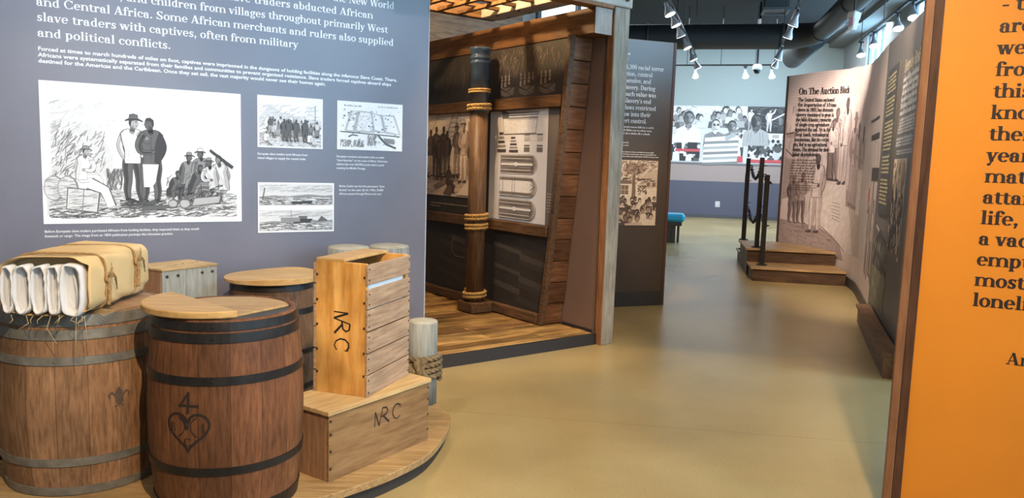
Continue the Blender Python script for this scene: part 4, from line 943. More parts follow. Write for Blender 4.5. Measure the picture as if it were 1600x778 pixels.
# chest: local x along its long front face, y into it
CF = Vector((-.79, 3.305, PZ)); ca = math.atan2(.833, .553)
t = thing('wooden_chest', 'long lidded pine box stencilled VRC on its front, under the tall crate', 'box', CF, ca)
bw, bd, bh = .69, .30, .325
chf = MB().span((0, 0, .0), (bw, .018, bh - .018)).build('front_board', PINE, t, bevel=.002)
MB().span((0, bd - .018, 0), (bw, bd, bh - .018)).build('back_board', PINE, t, bevel=.002)
MB().span((0, .0185, 0), (.018, bd - .0185, bh - .018)).build('end_board', REDW, t, bevel=.002)
MB().span((bw - .018, .0185, 0), (bw, bd - .0185, bh - .018)).build('end_board', PINE, t, bevel=.002)
MB().span((-.012, -.010, bh - .018), (bw + .008, bd + .01, bh + .004)).build('lid', PINEL, t, bevel=.003)
bits('nail', NAIL, [((.009, -.001, z), (.011, .006, .011)) for z in (.06, .14, .22, .28)] + [((bw - .009, -.001, z), (.008, .005, .008)) for z in (.06, .14, .22, .28)], chf)
def vrc(q, s):
    q.line([(-.100 * s, .0), (-.097 * s, .078 * s)], .006 * s, 0); q.line([(-.097 * s, .078 * s), (-.068 * s, .0)], .010 * s, 0); q.line([(-.068 * s, 0), (-.044 * s, .088 * s)], .0065 * s, 0)
    q.line([(-.044 * s, .088 * s), (-.016 * s, .084 * s), (-.006 * s, .066 * s), (-.018 * s, .049 * s), (-.054 * s, .044 * s)], .009 * s, 0); q.line([(-.040 * s, .046 * s), (.006 * s, .002 * s)], .011 * s, 0)
    q.line([(.088 * s, .070 * s), (.070 * s, .082 * s), (.050 * s, .080 * s), (.034 * s, .062 * s), (.031 * s, .036 * s), (.044 * s, .012 * s), (.066 * s, .003 * s), (.088 * s, .016 * s)], .010 * s, 0, .006 * s); q.line([(.088 * s, .058 * s), (.089 * s, .08 * s)], .004 * s, 0)
pc = Pic(.385, .175, lift=.0008); vrc(pc, .95); pc.build('stencilled_letters', [INK], flat, chf)
# tall crate standing on the chest: local x along its orange end panel, y along the slatted side
KA = math.atan2(-.08, .254)
KP = Vector((-.672, 3.523, PZ + bh + .004))
t = thing('slatted_crate', 'tall open crate on end atop the chest, orange end panel stencilled VRC, grey slatted side', 'crate', KP, KA)
kw, kd, kh = .266, .445, .635
kfp = MB().span((-kw, 0, 0), (0, .016, kh)).build('end_panel', ORG, t, bevel=.002)
MB().span((-kw, kd - .016, 0), (0, kd, kh)).build('end_panel', ORG, t, bevel=.002)
zz = 0.0; hs = [.102, .098, .098, .10, .092, .095]
for i, hgt_ in enumerate(hs):
    gap = .006 if i < 4 else .022
    sl_ = MB().span((.0005, -.004, zz), (.013, kd + .004, zz + hgt_)).build('slat', SLAT, t, bevel=.002)
    bits('nail', NAIL, [((.013, y, zz + dz), (.004, .008, .008)) for y in (.008, kd - .008) for dz in (.022, hgt_ - .022)], sl_); zz += hgt_ + gap
zz = 0.0
for i, hgt_ in enumerate(hs): MB().span((-kw - .013, -.004, zz), (-kw - .0005, kd + .004, zz + hgt_)).build('slat', SLAT, t, bevel=.002); zz += hgt_ + .008
MB().span((-kw, .0165, .0), (0, kd - .0165, .014)).build('bottom_board', ORG, t)
MB().span((-kw + .002, .0, kh), (-.115, kd, kh + .014)).build('top_board', LIDW, t, bevel=.002)
bits('nail', NAIL, [((x, -.001, z), (.008, .004, .011)) for z in (.1, .21, .33, .45, .57) for x in (-.008, -kw + .008)], kfp)
pc = Pic(lift=.0008); vrc(pc, .98)
def rot90(x, y, l): return (-.168 + y, -l, .30 - x)
pc.build('stencilled_letters', [INK], rot90, kfp)
MB().span((-.10, .03, .36), (-.006, .41, .545)).box((-.06, .12, .57), (.04, .05, .07), Matrix.Rotation(.3, 3, 'X')).build('packing_paper', plain('white_packing', (.88, .87, .85), .8), t, bevel=.01)
# small grey crate behind
gc = Vector((-1.948, 4.237, PZ)); ga = math.atan2(4.56 - 4.237, -1.756 + 1.948)
t = thing('small_crate', 'small grey-fronted wooden crate standing behind the two big barrels', 'crate', gc, ga)
gw, gd, gh = .365, .27, .80
for i in range(2): MB().span((i * gw * .42 + .001, 0, 0), ((gw * .42 if i == 0 else gw) - .001, .016, gh - .014)).build('front_board', GREYW, t, bevel=.002)
MB().span((0, .0165, 0), (.014, gd, gh - .014)).build('side_board', REDW, t, bevel=.002); MB().span((gw - .014, .0165, 0), (gw, gd, gh - .014)).build('side_board', REDW, t, bevel=.002)
MB().span((.0145, gd - .014, 0), (gw - .0145, gd, gh - .014)).build('back_board', REDW, t)
MB().span((-.003, -.004, gh - .014), (gw + .003, gd + .003, gh)).build('top_board', PINEL, t, bevel=.002)
for x in (.03, .10, .26, .33): MB().cyl((x, -.0, gh - .045), .009, .004, 8, Matrix.Rotation(R(90), 3, 'X')).build('nail', NAIL, t)
pc = Pic(lift=.0008); pc.line([(.10, .10), (.13, .09), (.18, .11)], .008, 0); pc.line([(.2, .10), (.23, .13)], .008, 0); pc.line([(.25, .11), (.28, .12), (.27, .09)], .007, 0); pc.line([(.31, .11), (.33, .14)], .008, 0)
pc.build('worn_mark', [INKF], lambda x, y, l: (x, y, gh + l), t)

# ------------------------------------------------------------------ bollards
BOLW = wood('weathered_bollard_wood', (.17, .17, .15), (.32, .315, .285), 'Z', 4, 12, .0, .75, .25, .3); BOLT = wood('bollard_top_wood', (.30, .27, .20), (.45, .41, .33), 'X', 4, 4, .0, .75, .25, .25)
def bollard(label, loc, r, h, ropez=None):
    t = thing('bollard', label, 'bollard', loc, 0, 'weathered wooden bollards')
    MB().lathe([(r * 1.02, 0), (r, h * .5), (r * 1.01, h - .012)], 28).build('post', BOLW, t)
    MB().lathe([(r * 1.01, h - .012), (r * .97, h - .003), (r * .6, h + .004), (.001, h + .005)], 28, caps=False).build('post_top', BOLT, t)
    if ropez:
        mb = MB(); n = 4; P = []
        for k in range(n * 20 + 1): a = 2 * math.pi * k / 20; P.append(((r + .018) * math.cos(a), (r + .018) * math.sin(a), ropez + .036 * k / 20))
        rope(mb, P, .019)
        rope(mb, [(-r * .9, -r - .02, ropez + .1), (-r * .2, -r - .045, ropez + .04), (r * .35, -r - .03, ropez - .02)], .026); rope(mb, [(-r * .2, -r - .03, ropez - .02), (0, -r - .05, ropez + .06), (-r * .3, -r - .035, ropez + .13)], .024); rope(mb, [(r * .3, -r - .02, ropez + .14), (r * .05, -r - .045, ropez + .08), (r * .5, -r - .02, ropez + .02)], .022)
        mb.build('rope_wrap', plain('tarred_rope', (.17, .115, .055), .9, var=.35, scale=40, bump=.5), t)
    return t
bollard('front weathered bollard wrapped in thick rope beside the VRC boxes', (-.515, 4.50, PZ), .085, .505, .15)
t = bollard('left of two grey bollards rising behind the tall crate, a wooden cleat on its side', (-1.075, 5.02, PZ), .132, .875)
MB().span((-.215, -.05, .53), (-.12, .05, .66)).span((-.19, -.04, .50), (-.13, .04, .53)).build('cleat', REDW, t, bevel=.006)
bollard('right of two grey bollards rising behind the tall crate', (-.83, 5.16, PZ), .132, .875)
bollard('dark stained post at the left edge, beyond the bale and barrel', (-2.43, 3.52, PZ), .105, .80).children[0].data.materials[0] = STAVE_C
# ------------------------------------------------------------------ ship replica: deck, wall, mast, rib, beam, post, grating (local frame SO, SA: x along the front edge, y inward)
OLDW = wood('old_dark_timber', (.055, .028, .014), (.17, .088, .042), 'Y', 4, 10, .18, .55, .3, .4)
RIBW = wood('brown_rib_block', (.085, .034, .015), (.20, .09, .042), 'X', 5, 8, .3, .55, .3, .4)
BEAMW = wood('brown_beam_timber', (.065, .028, .010), (.165, .080, .032), 'Y', 4, 10, .05, .55, .2, .35)
POSTW = wood('grey_post_timber', (.27, .225, .17), (.46, .41, .34), 'Z', 4, 10, .05, .7, .2, .3); POSTR = wood('reddish_sawn_edge', (.20, .085, .035), (.36, .17, .075), 'Z', 4, 9, .05, .6, .2, .3)
GREYX = wood('grey_header_timber', (.36, .33, .29), (.54, .50, .45), 'X', 4, 10, .05, .7, .2, .25); GREYY = wood('grey_end_grain', (.34, .29, .25), (.48, .43, .38), 'Z', 6, 3, .05, .7, .2, .25)
def deck_mat():
    return wood('worn_deck_plank', (.13, .055, .016), (.56, .33, .115), 'X', 2.4, 8, .38, .42, .5, .65)
t = thing('ship_deck', 'raised ship deck of worn orange-brown planks with a black front edge', 'deck', SO, SA)
random.seed(21)
mb = MB(); y = .03
while y < 3.3:
    wd = random.uniform(.07, .15); x = -1.597
    while x < -.02:
        ln = random.choice((.7, 1.1, 1.7)); x1 = min(-.02, x + ln)
        mb.mat(1 if random.random() < .34 else 0).span((x + .002, y + .0025, .055), (x1 - .002, y + wd - .0025, PZ + random.uniform(-.004, .003))); x = x1
    y += wd
mb.build('deck_planks', [deck_mat(), wood('dark_worn_deck_plank', (.07, .030, .012), (.30, .155, .06), 'X', 3, 8, .3, .5, .6, .7)], t, bevel=.004)
KICK = plain('black_kick_board', (.028, .024, .024), .5)
MB().span((-1.60, 0, 0), (.0, .028, PZ - .004)).build('front_kick', KICK, t)
MB().span((-1.597, .03, 0), (-.02, 3.3, .054)).build('deck_frame', KICK, t)
# dark wall with prints
WX = -.2
t = thing('ship_wall', 'dark plank-framed ship wall with prints and sketch panels behind the mast', 'exhibit wall', SO, SA)
MB().prism_f([(.525, PZ + .005), (3.3, PZ + .005), (3.3, 2.615), (.262, 2.615), (.385, 1.4)], lambda a, b, c: (c, a, b), WX, WX + .06).build('wall_board', plain('dark_brown_board', (.028, .022, .019), .6, var=.15, scale=6), t)
for z0, z1, d, nm in ((2.04, 2.145, .05, 'upper_rail'), (.90, 1.0, .045, 'lower_rail'), (PZ + .006, .195, .06, 'base_rail')):
    MB().span((WX - d, (.525 if z1 < .3 else .44) if z1 < 1.2 else .31, z0), (WX - .0005, 1.40, z1)).span((WX - d, 1.402, z0), (WX - .0005, 3.3, z1)).build(nm, OLDW if z1 < 2 else BEAMW, t, bevel=.006)
SKETCH = plain('pale_chalk_sketch', (.20, .155, .125), .7); SKETCH2 = plain('dim_chalk_sketch', (.095, .075, .062), .7)
def onwall(p, q, l): return (WX - .0005 - l, -p, q)       # p runs left-to-right for the reader: p = -y
pc = Pic(lift=.0008)
# upper panel: folded hands and cuffs in chalk
for cx_, n_ in ((-.55, 3), (-.85, 4), (-1.15, 3)):
    for k in range(n_):
        x = cx_ - .09 + k * .06
        pc.line([(x, 2.24 + .02 * k), (x + .004, 2.33), (x, 2.37)], .034, 0, .02); pc.line([(x + .02, 2.25), (x + .022, 2.36)], .007, 2)
        pc.line([(x - .015, 2.31), (x + .02, 2.305)], .006, 2); pc.line([(x - .012, 2.34), (x + .02, 2.335)], .005, 2)
    pc.poly([(cx_ - .12, 2.25), (cx_ + .12, 2.25), (cx_ + .10, 2.18), (cx_ - .02, 2.165), (cx_ - .10, 2.19)], 1); pc.line([(cx_ - .13, 2.25), (cx_ - .01, 2.21), (cx_ + .12, 2.27)], .010, 2); pc.line([(cx_ + .09, 2.17), (cx_ - .12, 2.26)], .006, 2)
pc.hatch(-1.36, 2.30, -.36, 2.58, 170, .005, 1, .09, 1.45, .35); pc.hatch(-3.1, 2.18, -1.62, 2.58, 150, .005, 1, .10, 1.5, .3); pc.hatch(-1.36, 2.42, -.36, 2.6, 60, .004, 0, .05, 1.2, .6)
# lower panels: long rows of small upright marks
for z, a, b, hh, tt in ((.75, -1.28, -.86, .035, 0), (.55, -1.28, -.86, .03, 0), (.37, -1.28, -.86, .05, 0), (.66, -.86, -.47, .05, 0), (.61, -.86, -.47, .04, 1), (.45, -.86, -.46, .05, 0), (.39, -.86, -.46, .06, 1), (.25, -.9, -.46, .06, 1), (.80, -.86, -.44, .06, 1),
                        (.66, -2.3, -1.7, .06, 1), (.5, -2.3, -1.7, .05, 1), (.36, -2.35, -1.7, .06, 1), (.73, -2.05, -1.8, .05, 0)):
    x = a
    while x < b:
        pc.line([(x, z - (x - a) * .12), (x + .006, z + hh - (x - a) * .12)], .006, tt); x += .024
    if tt == 0: pc.line([(a, z - .004), (b, z - .004 - (b - a) * .12)], .004, 1)
pc.line([(-2.0, .75), (-2.05, .7), (-2.05, .6), (-1.98, .56), (-1.8, .56)], .008, 0)
pc.build('chalk_sketch', [SKETCH, SKETCH2, plain('sketch_outline', (.02, .017, .016), .7)], onwall, t)
# ship-plan sheet and deck scene
pls = MB().span((WX - .006, .512, 1.005), (WX - .0005, 1.40, 2.035)).build('plan_sheet', plain('plan_paper', (.72, .69, .70), .6), t)
sts = MB().span((WX - .005, .36, 1.005), (WX - .0005, .511, 2.035)).build('side_text_strip', plain('grey_brown_strip', (.15, .125, .115), .55), t)
pc = Pic(lift=.0068); pc.ox = 0
def hull(q, x0, z0, x1, z1, fill):
    h = (z1 - z0) / 2; zc = z0 + h
    def outline(k): return [(x0 + (1 - k) * .01, zc - h * k), (x1 - h * 1.25, zc - h * k)] + [(x1 - h * 1.25 + h * 1.25 * k * math.cos(a), zc + h * k * math.sin(a)) for a in [(-90 + 18 * i) * math.pi / 180 for i in range(11)]] + [(x0 + (1 - k) * .01, zc + h * k)]
    q.poly(outline(1), 3); q.poly(outline(.96), 0); q.poly(outline(.90), 2); q.poly(outline(.58), 0 if fill == 1 else 2)
    x = x0 + .02
    while x < x1 - h * .5:
        for s_ in (-1, 1): q.line([(x, zc + s_ * h * .62), (x + .002, zc + s_ * h * .88)], .003, 4)
        if fill != 1: q.line([(x, zc - h * .5), (x + .002, zc - h * .28)], .003, 4); q.line([(x, zc + h * .26), (x + .002, zc + h * .5)], .003, 4)
        x += .0085
    if fill != 1: q.line([(x0 + .02, zc), (x1 - h * .7, zc)], h * .22, 0); q.line([(x0 + .02, zc + h * .58), (x1 - h, zc + h * .58)], .004, 0); q.line([(x0 + .02, zc - h * .58), (x1 - h, zc - h * .58)], .004, 0); q.rect((x0 + x1) / 2 - .05, zc - h * .2, (x0 + x1) / 2 - .01, zc + h * .2, 0)
    else: q.line([(x0 + .06, zc - h), (x0 + .06, zc + h)], .004, 3); q.line([(x0 + .21, zc - h), (x0 + .21, zc + h)], .004, 3); q.line([(x0 + .25, zc - h), (x0 + .25, zc + h)], .004, 3)
    q.line([(x1 - h * .9, zc - h * .3), (x1 - h * .45, zc), (x1 - h * .9, zc + h * .3)], .008, 4)
P0, P1 = -1.37, -.53
pc.oy = .085
pc.line([(-1.19, 1.73), (-.66, 1.73)], .006, 3); pc.poly([(-1.17, 1.73), (-.68, 1.735), (-.66, 1.88), (-.64, 1.93), (-1.10, 1.93), (-1.22, 1.97), (-1.2, 1.88)], 3); pc.poly([(-1.165, 1.736), (-.685, 1.741), (-.667, 1.875), (-1.19, 1.875)], 0); pc.rect(-1.10, 1.885, -.65, 1.9, 0); pc.rect(-1.10, 1.907, -.65, 1.922, 1); pc.line([(-1.2, 1.955), (-.95, 1.965)], .004, 3)
x = -1.1
while x < -.67: pc.line([(x, 1.86), (x + .002, 1.875)], .004, 4); x += .014
pc.oy = .195
for x, w_, h_ in ((-1.27, .14, .20), (-1.08, .14, .15)):
    for k in range(5): pc.rect(x + .006 * k, 1.46 + h_ * k / 5, x + w_ - .012 * k, 1.46 + h_ * (k + .55) / 5, 4 if k % 2 == 0 else 2)
    pc.line([(x, 1.455), (x + w_, 1.455)], .005, 4)
for x in (-.85, -.66):
    for k in range(4): pc.rect(x, 1.46 + .05 * k, x + .085, 1.46 + .05 * k + (.04 if k % 2 == 0 else .012), 3 if k != 2 else 1)
pc.oy = 0
hull(pc, -1.215, 1.445, -.64, 1.63, 0); hull(pc, -1.215, 1.24, -.64, 1.425, 1); hull(pc, -1.215, 1.03, -.64, 1.215, 0)
pc.build('ship_plan_print', tones('plan_tone', [(.72, .69, .70), (.5, .47, .46), (.30, .26, .245), (.16, .135, .125), (.07, .055, .05)]), onwall, pls)
dsb = MB().span((WX - .006, 1.655, 1.18), (WX - .0005, 2.62, 2.045)).build('deck_scene_board', SEPIA[0], t)
q = Pic(lift=.0068)
q.rect(-2.62, 1.18, -1.655, 2.045, 1); q.poly([(-2.62, 1.5), (-1.655, 1.45), (-1.655, 2.045), (-2.62, 2.045)], 0); q.hatch(-2.6, 1.2, -1.66, 1.5, 130, .006, 2, .12, .15, .3); q.hatch(-2.6, 1.6, -1.7, 2.03, 70, .004, 1, .12, .2, .3)
q.line([(-2.3, 1.62), (-2.08, 2.045)], .010, 4); q.line([(-2.13, 1.6), (-1.98, 2.045)], .010, 4)
for k in range(9): a = k / 9; q.line([(-2.3 + .22 * a, 1.62 + .42 * a), (-2.13 + .15 * a, 1.62 + .42 * a)], .006, 4)
q.line([(-2.62, 1.75), (-2.35, 2.045)], .008, 3); q.line([(-1.95, 2.045), (-1.9, 1.6)], .006, 3); q.poly([(-1.80, 1.4), (-1.70, 1.4), (-1.70, 1.95), (-1.8, 1.95)], 2); q.hatch(-1.8, 1.4, -1.66, 2.0, 60, .006, 3, .07, 1.4, .3)
for x, h_, b_ in ((-2.52, .52, True), (-2.42, .55, True), (-2.27, .55, True), (-2.18, .5, True), (-2.36, .46, True)): q.person(x, 1.37, h_, random.choice((1, -1)), skin=4, top=4, legs=random.choice((3, 4, 1)), bare=b_, line=5)
q.person(-1.99, 1.38, .55, -1, skin=3, top=3, legs=2, hat=3, line=5, arm='fold'); q.person(-1.86, 1.33, .63, -1, skin=2, top=1, legs=0, hat=1, line=4, arm='fold'); q.person(-1.72, 1.38, .38, 1, skin=4, top=4, legs=4, line=5)
q.hatch(-2.6, 1.34, -1.9, 1.42, 70, .008, 4, .07, .1, .3)
q.poly([(-2.45, 1.28), (-2.22, 1.36), (-2.18, 1.32), (-2.4, 1.24)], 3); q.poly([(-2.25, 1.2), (-2.12, 1.33), (-2.0, 1.3), (-2.1, 1.19)], 4); q.person(-2.15, 1.22, .36, 1, skin=5, top=5, legs=5, bare=True, pose='sit', line=4); q.poly([(-1.98, 1.2), (-1.68, 1.42), (-1.66, 1.2)], 0)
q.greek(-2.5, 1.09, .8, .012, 1); q.greek(-2.5, 1.06, .2, .012, 1)
q.build('deck_scene_print', SEPIA, onwall, dsb, clip=(-2.62, 1.03, -1.655, 2.045))
q = Pic(lift=.0056)
for k in range(7): q.greek(-.495, 1.20 - k * .026 + .08, .115, .012, 0)
q.build('strip_text', [plain('pale_strip_lettering', (.5, .47, .44), .6)], onwall, sts)
# hull rib of stacked blocks, leaning
t = thing('hull_rib', 'leaning dark brown hull rib built of stacked timber blocks', 'hull rib', SO, SA)
zs = [PZ + .007 + (2.62 - PZ) * k / 13 for k in range(14)]
ry = lambda z: .478 - .262 * (z - .13) / 2.38 - .02 * math.sin(math.pi * (z - .1) / 2.5)
WX2 = WX - .052
mb = MB()
for z0, z1 in zip(zs, zs[1:]):
    z1 -= .006; j = random.uniform(-.006, .006)
    mb.hexa([(WX2 + .055, ry(z0) + j, z0), (-.004, ry(z0) + j - .01, z0), (-.004, ry(z0) + .034, z0), (WX2 + .055, ry(z0) + .034, z0)], [(WX2 + .055, ry(z1) + j, z1), (-.004, ry(z1) + j - .01, z1), (-.004, ry(z1) + .034, z1), (WX2 + .055, ry(z1) + .034, z1)])
mb.build('rib_blocks', RIBW, t, bevel=.004)
mb = MB(); za, zb = zs[0], zs[-1]
for z0, z1 in zip(zs, zs[1:]):
    mb.hexa([(WX2, ry(z0) - .012, z0), (WX2 + .054, ry(z0) - .012, z0), (WX2 + .054, ry(z0) + .03, z0), (WX2, ry(z0) + .03, z0)], [(WX2, ry(z1) - .012, z1), (WX2 + .054, ry(z1) - .012, z1), (WX2 + .054, ry(z1) + .03, z1), (WX2, ry(z1) + .03, z1)])
mb.build('rib_edge_board', OLDW, t)
# grey partition between rib and corner post
t = thing('grey_partition', 'plain grey-brown partition between the hull rib and the corner post', 'partition', SO, SA)
MB().span((.003, .06, .0), (.07, 3.3, 2.82)).build('partition_board', plain('grey_brown_paint', (.20, .125, .098), .45, var=.05, scale=3), t)
MB().span((-.008, .06, .0), (.0025, .46, .12)).build('kick_strip', KICK, t)
# corner post, header, beam
t = thing('corner_post', 'grey weathered timber post at the open corner of the ship replica', 'post', SO, SA)
MB().hexa([(.012, -.05, 0), (.15, -.05, 0), (.15, .02, 0), (.012, .02, 0)], [(.012, -.05, 2.86), (.185, -.05, 2.86), (.185, .02, 2.86), (.012, .02, 2.86)]).build('post_timber', POSTW, t, bevel=.005)
MB().span((.002, -.052, 0), (.0118, .02, 2.80)).build('sawn_edge', POSTR, t)
t = thing('header_beam', 'grey timber header running overhead along the front of the ship replica', 'beam', SO, SA)
MB().span((-2.2, -.07, 2.862), (.19, .07, 3.10)).build('header_timber', GREYX, t, bevel=.006)
MB().span((-2.2, -.066, 2.835), (-.02, .066, 2.861)).build('header_underside', POSTR, t)
MB().cyl((.12, -.07, 2.93), .022, .012, 12, Matrix.Rotation(R(90), 3, 'X')).build('bolt', NAIL, t)
t = thing('deck_beam', 'heavy brown timber beam overhead above the mast, its grey end at the corner post', 'beam', SO, SA)
MB().span((-.195, -.03, 2.622), (-.005, 3.3, 2.834)).build('beam_timber', BEAMW, t, bevel=.006)
MB().span((-.193, -.036, 2.624), (-.007, -.031, 2.832)).build('beam_end', GREYY, t)
# mast
ROPEY = plain('yellow_manila_rope', (.44, .25, .075), .85, var=.3, scale=60, bump=.5)
MASTW = wood('mast_timber', (.075, .037, .018), (.185, .10, .05), 'Z', 4, 12, .05, .45, .2, .35); MASTB = plain('blue_grey_mast_paint', (.055, .08, .105), .3, var=.2, scale=8)
MY = 1.33; MX = WX - .19
mp = SO + SU * MX + SV * MY
t = thing('mast', 'round mast with yellow rope wraps, dark upper section, standing against the ship wall', 'mast', (mp.x, mp.y, PZ), SA)
MB().prism([(-.12, -.13), (.125, -.13), (.125, .13), (-.12, .13)], .003, .10).build('mast_block', OLDW, t, bevel=.006)
MB().lathe([(.088, .10), (.086, 1.92)], 28).build('mast_pole', MASTW, t)
MB().lathe([(.084, 1.921), (.084, 2.36), (.096, 2.37), (.096, 2.385), (.086, 2.39), (.086, 2.405), (.098, 2.41), (.098, 2.425), (.088, 2.43), (.088, 2.46), (.098, 2.475), (.104, 2.50), (.104, 2.515)], 28).build('mast_head', MASTB, t)
for z, n, r_ in ((.115, 2.4, .017), (.78, 2.2, .016), (.87, 2.2, .017), (1.91, 2.2, .017), (2.08, 2.0, .011)):
    mb = MB(); P = [((.088 + r_) * math.cos(a), (.088 + r_) * math.sin(a), z + r_ + r_ * 1.9 * a / 6.283) for a in [k * 6.283 / 18 for k in range(int(18 * n))]]
    rope(mb, P, r_).build('rope_wrap', ROPEY, t)
# grating overhead, with boards and a bulb added above it for its glow
t = thing('deck_grating', 'overhead timber grating with bright square openings above the ship deck', 'grating', SO, SA)
GRW = wood('grating_timber', (.13, .062, .025), (.28, .15, .065), 'X', 4, 9, .1, .55, .2, .3)
gx0, gx1, gy0, gy1, gz = -1.585, .10, .22, 1.86, 2.985
MB().span((gx0, gy1 - .09, gz), (gx1, gy1, gz + .12)).build('frame_board', GRW, t, bevel=.004)
MB().span((gx0, gy0, gz), (gx1, gy0 + .06, gz + .12)).build('frame_board', GRW, t, bevel=.004)
MB().span((gx1 - .20, gy0 + .061, gz), (gx1 + .02, gy1 - .091, gz + .12)).build('frame_board', GREYX, t, bevel=.004)
for x in (gx1 - .15, gx1 - .02):
    for y in (1.2, 1.55): MB().lathe([(.001, -.006), (.014, -.004), (.014, 0)], 10, (x, y, gz), caps=False).build('bolt', NAIL, t)
k = 0; y = gy1 - .09
while y - .27 > gy0 + .06:
    y -= .27; MB().span((gx0, y - .05, gz + .031), (gx1 - .201, y, gz + .06)).build('cross_slat', GRW, t); 
x = gx1 - .201
while x - .23 > gx0:
    x -= .23; MB().span((x - .05, gy0 + .061, gz + .001), (x, gy1 - .091, gz + .03)).build('long_slat', GRW, t)
t = thing('added_glow_roof', 'pale boards added above the deck grating to look bright through its openings', 'roof', SO, SA)
mb = MB()
for k in range(9): mb.span((-2.0, .0 + .25 * k, 3.55), (.35, .246 + .25 * k, 3.59))
for k in range(3): mb.span((-2.0 if k > 0 else .36, 2.0 + .33 * k if k > 0 else 2.0, 3.55), (1.3, 2.325 + .33 * k, 3.59))
mb.build('added_glow_boards', plain('cream_board', (.72, .58, .36), .6, var=.1, scale=3), t)  # pale boards added to look bright through the openings
MB().span((-1.0, 2.9, 2.84), (1.28, 2.93, 3.549)).build('back_board', wood('grey_brown_hatch_board', (.13, .10, .075), (.27, .22, .17), 'X', 4, 8, .1, .6, .2, .3), t)
for x, y in ((-1.95, .1), (.3, .2), (.3, 1.9)): MB().span((x - .03, y - .03, 3.105 if y < .15 or True else 0), (x + .03, y + .03, 3.549)).build('roof_post', OLDW, t)
bp = SO + SU * -1.05 + SV * 1.0
t = thing('bulb_lamp', 'bare warm bulb added between the grating and the pale boards above', 'lamp', (bp.x, bp.y, 3.36))
MB().ball((0, 0, 0), .035).build('bulb', emit('warm_bulb', (1, .75, .4), 12), t); MB().cyl((0, 0, .03), .018, .16, 10).build('bulb_socket', BLK, t)
l = bpy.data.lights.new('added_bulb_light', 'POINT'); l.energy = 130; l.color = (1, .70, .36); l.shadow_soft_size = .02  # added source for the glow and the slat pattern on the beam
o = bpy.data.objects.new('added_bulb_light', l); COL.objects.link(o); o.location = (bp.x, bp.y, 3.30)
# ------------------------------------------------------------------ second text panel beyond the ship replica
QA = R(20); QP = Vector((1.714, 8.593, 0))
t = thing('information_panel', 'narrow charcoal text panel', 'information panel', QP, QA)
t['label'] = 'narrow charcoal text panel with a sepia crowd photograph, half hidden by the corner post'
MB().span((-1.5, 0, .0), (-.012, .08, 2.905)).build('panel_board', charcoal('charcoal_panel', (.080, .055, .041), .36, 1.0), t, bevel=.003)
MB().span((-.0118, -.006, 0), (.02, .086, 2.905)).build('edge_trim', plain('dark_red_edge', (.10, .05, .035), .5), t)
MB().span((-1.5, -.012, .0), (-.012, -.0005, .16)).build('kick_strip', plain('panel_kick', (.05, .043, .042), .5), t)
pc = Pic(lift=.0008)
pc.serif('r', -.605, 2.685, .15, 0)
for k, (s, x1) in enumerate((('4,300 racial terror', -.124), ('ition, control', -.262), ('hensive, and', -.275), ('lavery. During', -.22), ('much value was', -.205), ("Slavery's end", -.262), ('laws restricted', -.20), ('law into their', -.262), ('pert control.', -.305))):
    P, w = serif(s); pc.text(P, x1 - w * .060, 2.588 - k * .0712, .060, .070, 0)
pc.build('heading_text', [VINYL], flat, t)
pc = Pic(lift=.0008)
for k in range(3): pc.greek(-.9, 1.966 - k * .035, .68 - .02 * k, .020, 0)
pc.build('body_text', [VINYL], flat, t); pc = Pic(lift=.0008)
for k in range(2): pc.greek(-.9, 1.80 - k * .030, .38, .013, 0)
pc.build('credit_text', [VINYL], flat, t); pc = Pic(lift=.0008)
for k in range(3): pc.greek(-.9, 1.70 - k * .024, .70 + .03 * k, .013, 0)
pc.build('caption_text', [VINYL], flat, t)
q = Pic(-.66, .905, lift=.0048)
cpb = MB().span((-.80, -.004, .905), (-.14, -.0003, 1.618)).build('crowd_photo_board', SEPIA[0], t)
W_p, H_p = .52, .713
q.rect(-.14, 0, W_p, H_p, 0); q.hatch(-.14, .42, W_p, H_p, 150, .014, 1, .06, .6, .9); q.hatch(0, .50, W_p, H_p, 90, .014, 2, .05, .6, .9); q.poly([(.3, .5), (.38, .58), (.52, .62), (.52, .47)], 1); q.hatch(.02, .46, .5, .52, 30, .012, 3, .08, .1, .2)
q.rect(-.14, .27, .20, .49, 0); q.rect(-.14, .455, .2, .495, 3); q.rect(.0, .34, .165, .44, 3); q.line([(.0, .39), (.165, .39)], .008, 1)
for x in (.04, .08, .12): q.line([(x, .34), (x, .44)], .006, 1)
q.poly([(.33, .40), (.52, .42), (.52, .49), (.34, .47)], 1); q.rect(.39, .43, .43, .475, 3); q.rect(.46, .43, .5, .475, 3); q.rect(.30, .33, .52, .40, 0); q.hatch(.28, .34, .4, .44, 30, .012, 3, .04, .5, .9)
q.limb([(.225, .25), (.232, .36), (.228, .48), (.235, .60)], [.05, .045, .04, .025], 3); q.ell(.24, .62, .13, .06, 2); q.hatch(.1, .56, .38, .68, 50, .012, 3, .04, .5, .9)
for k in range(56):
    yy = .29 - .25 * k / 56; r_ = .8 + .5 * k / 56; x = random.uniform(-.12, W_p); q.poly([(x - .055 * r_, yy - .12), (x - .045 * r_, yy - .025), (x + .045 * r_, yy - .025), (x + .055 * r_, yy - .12)], random.choice((0, 0, 1, 4))); q.ell(x, yy + .014, .026 * r_, .032 * r_, random.choice((4, 5)), 10); q.ell(x + .004, yy + .003, .020 * r_, .025 * r_, random.choice((1, 2, 3)), 10)
q.build('crowd_photo_print', SEPIA, flat, cpb, clip=(-.80, .905, -.14, 1.618))

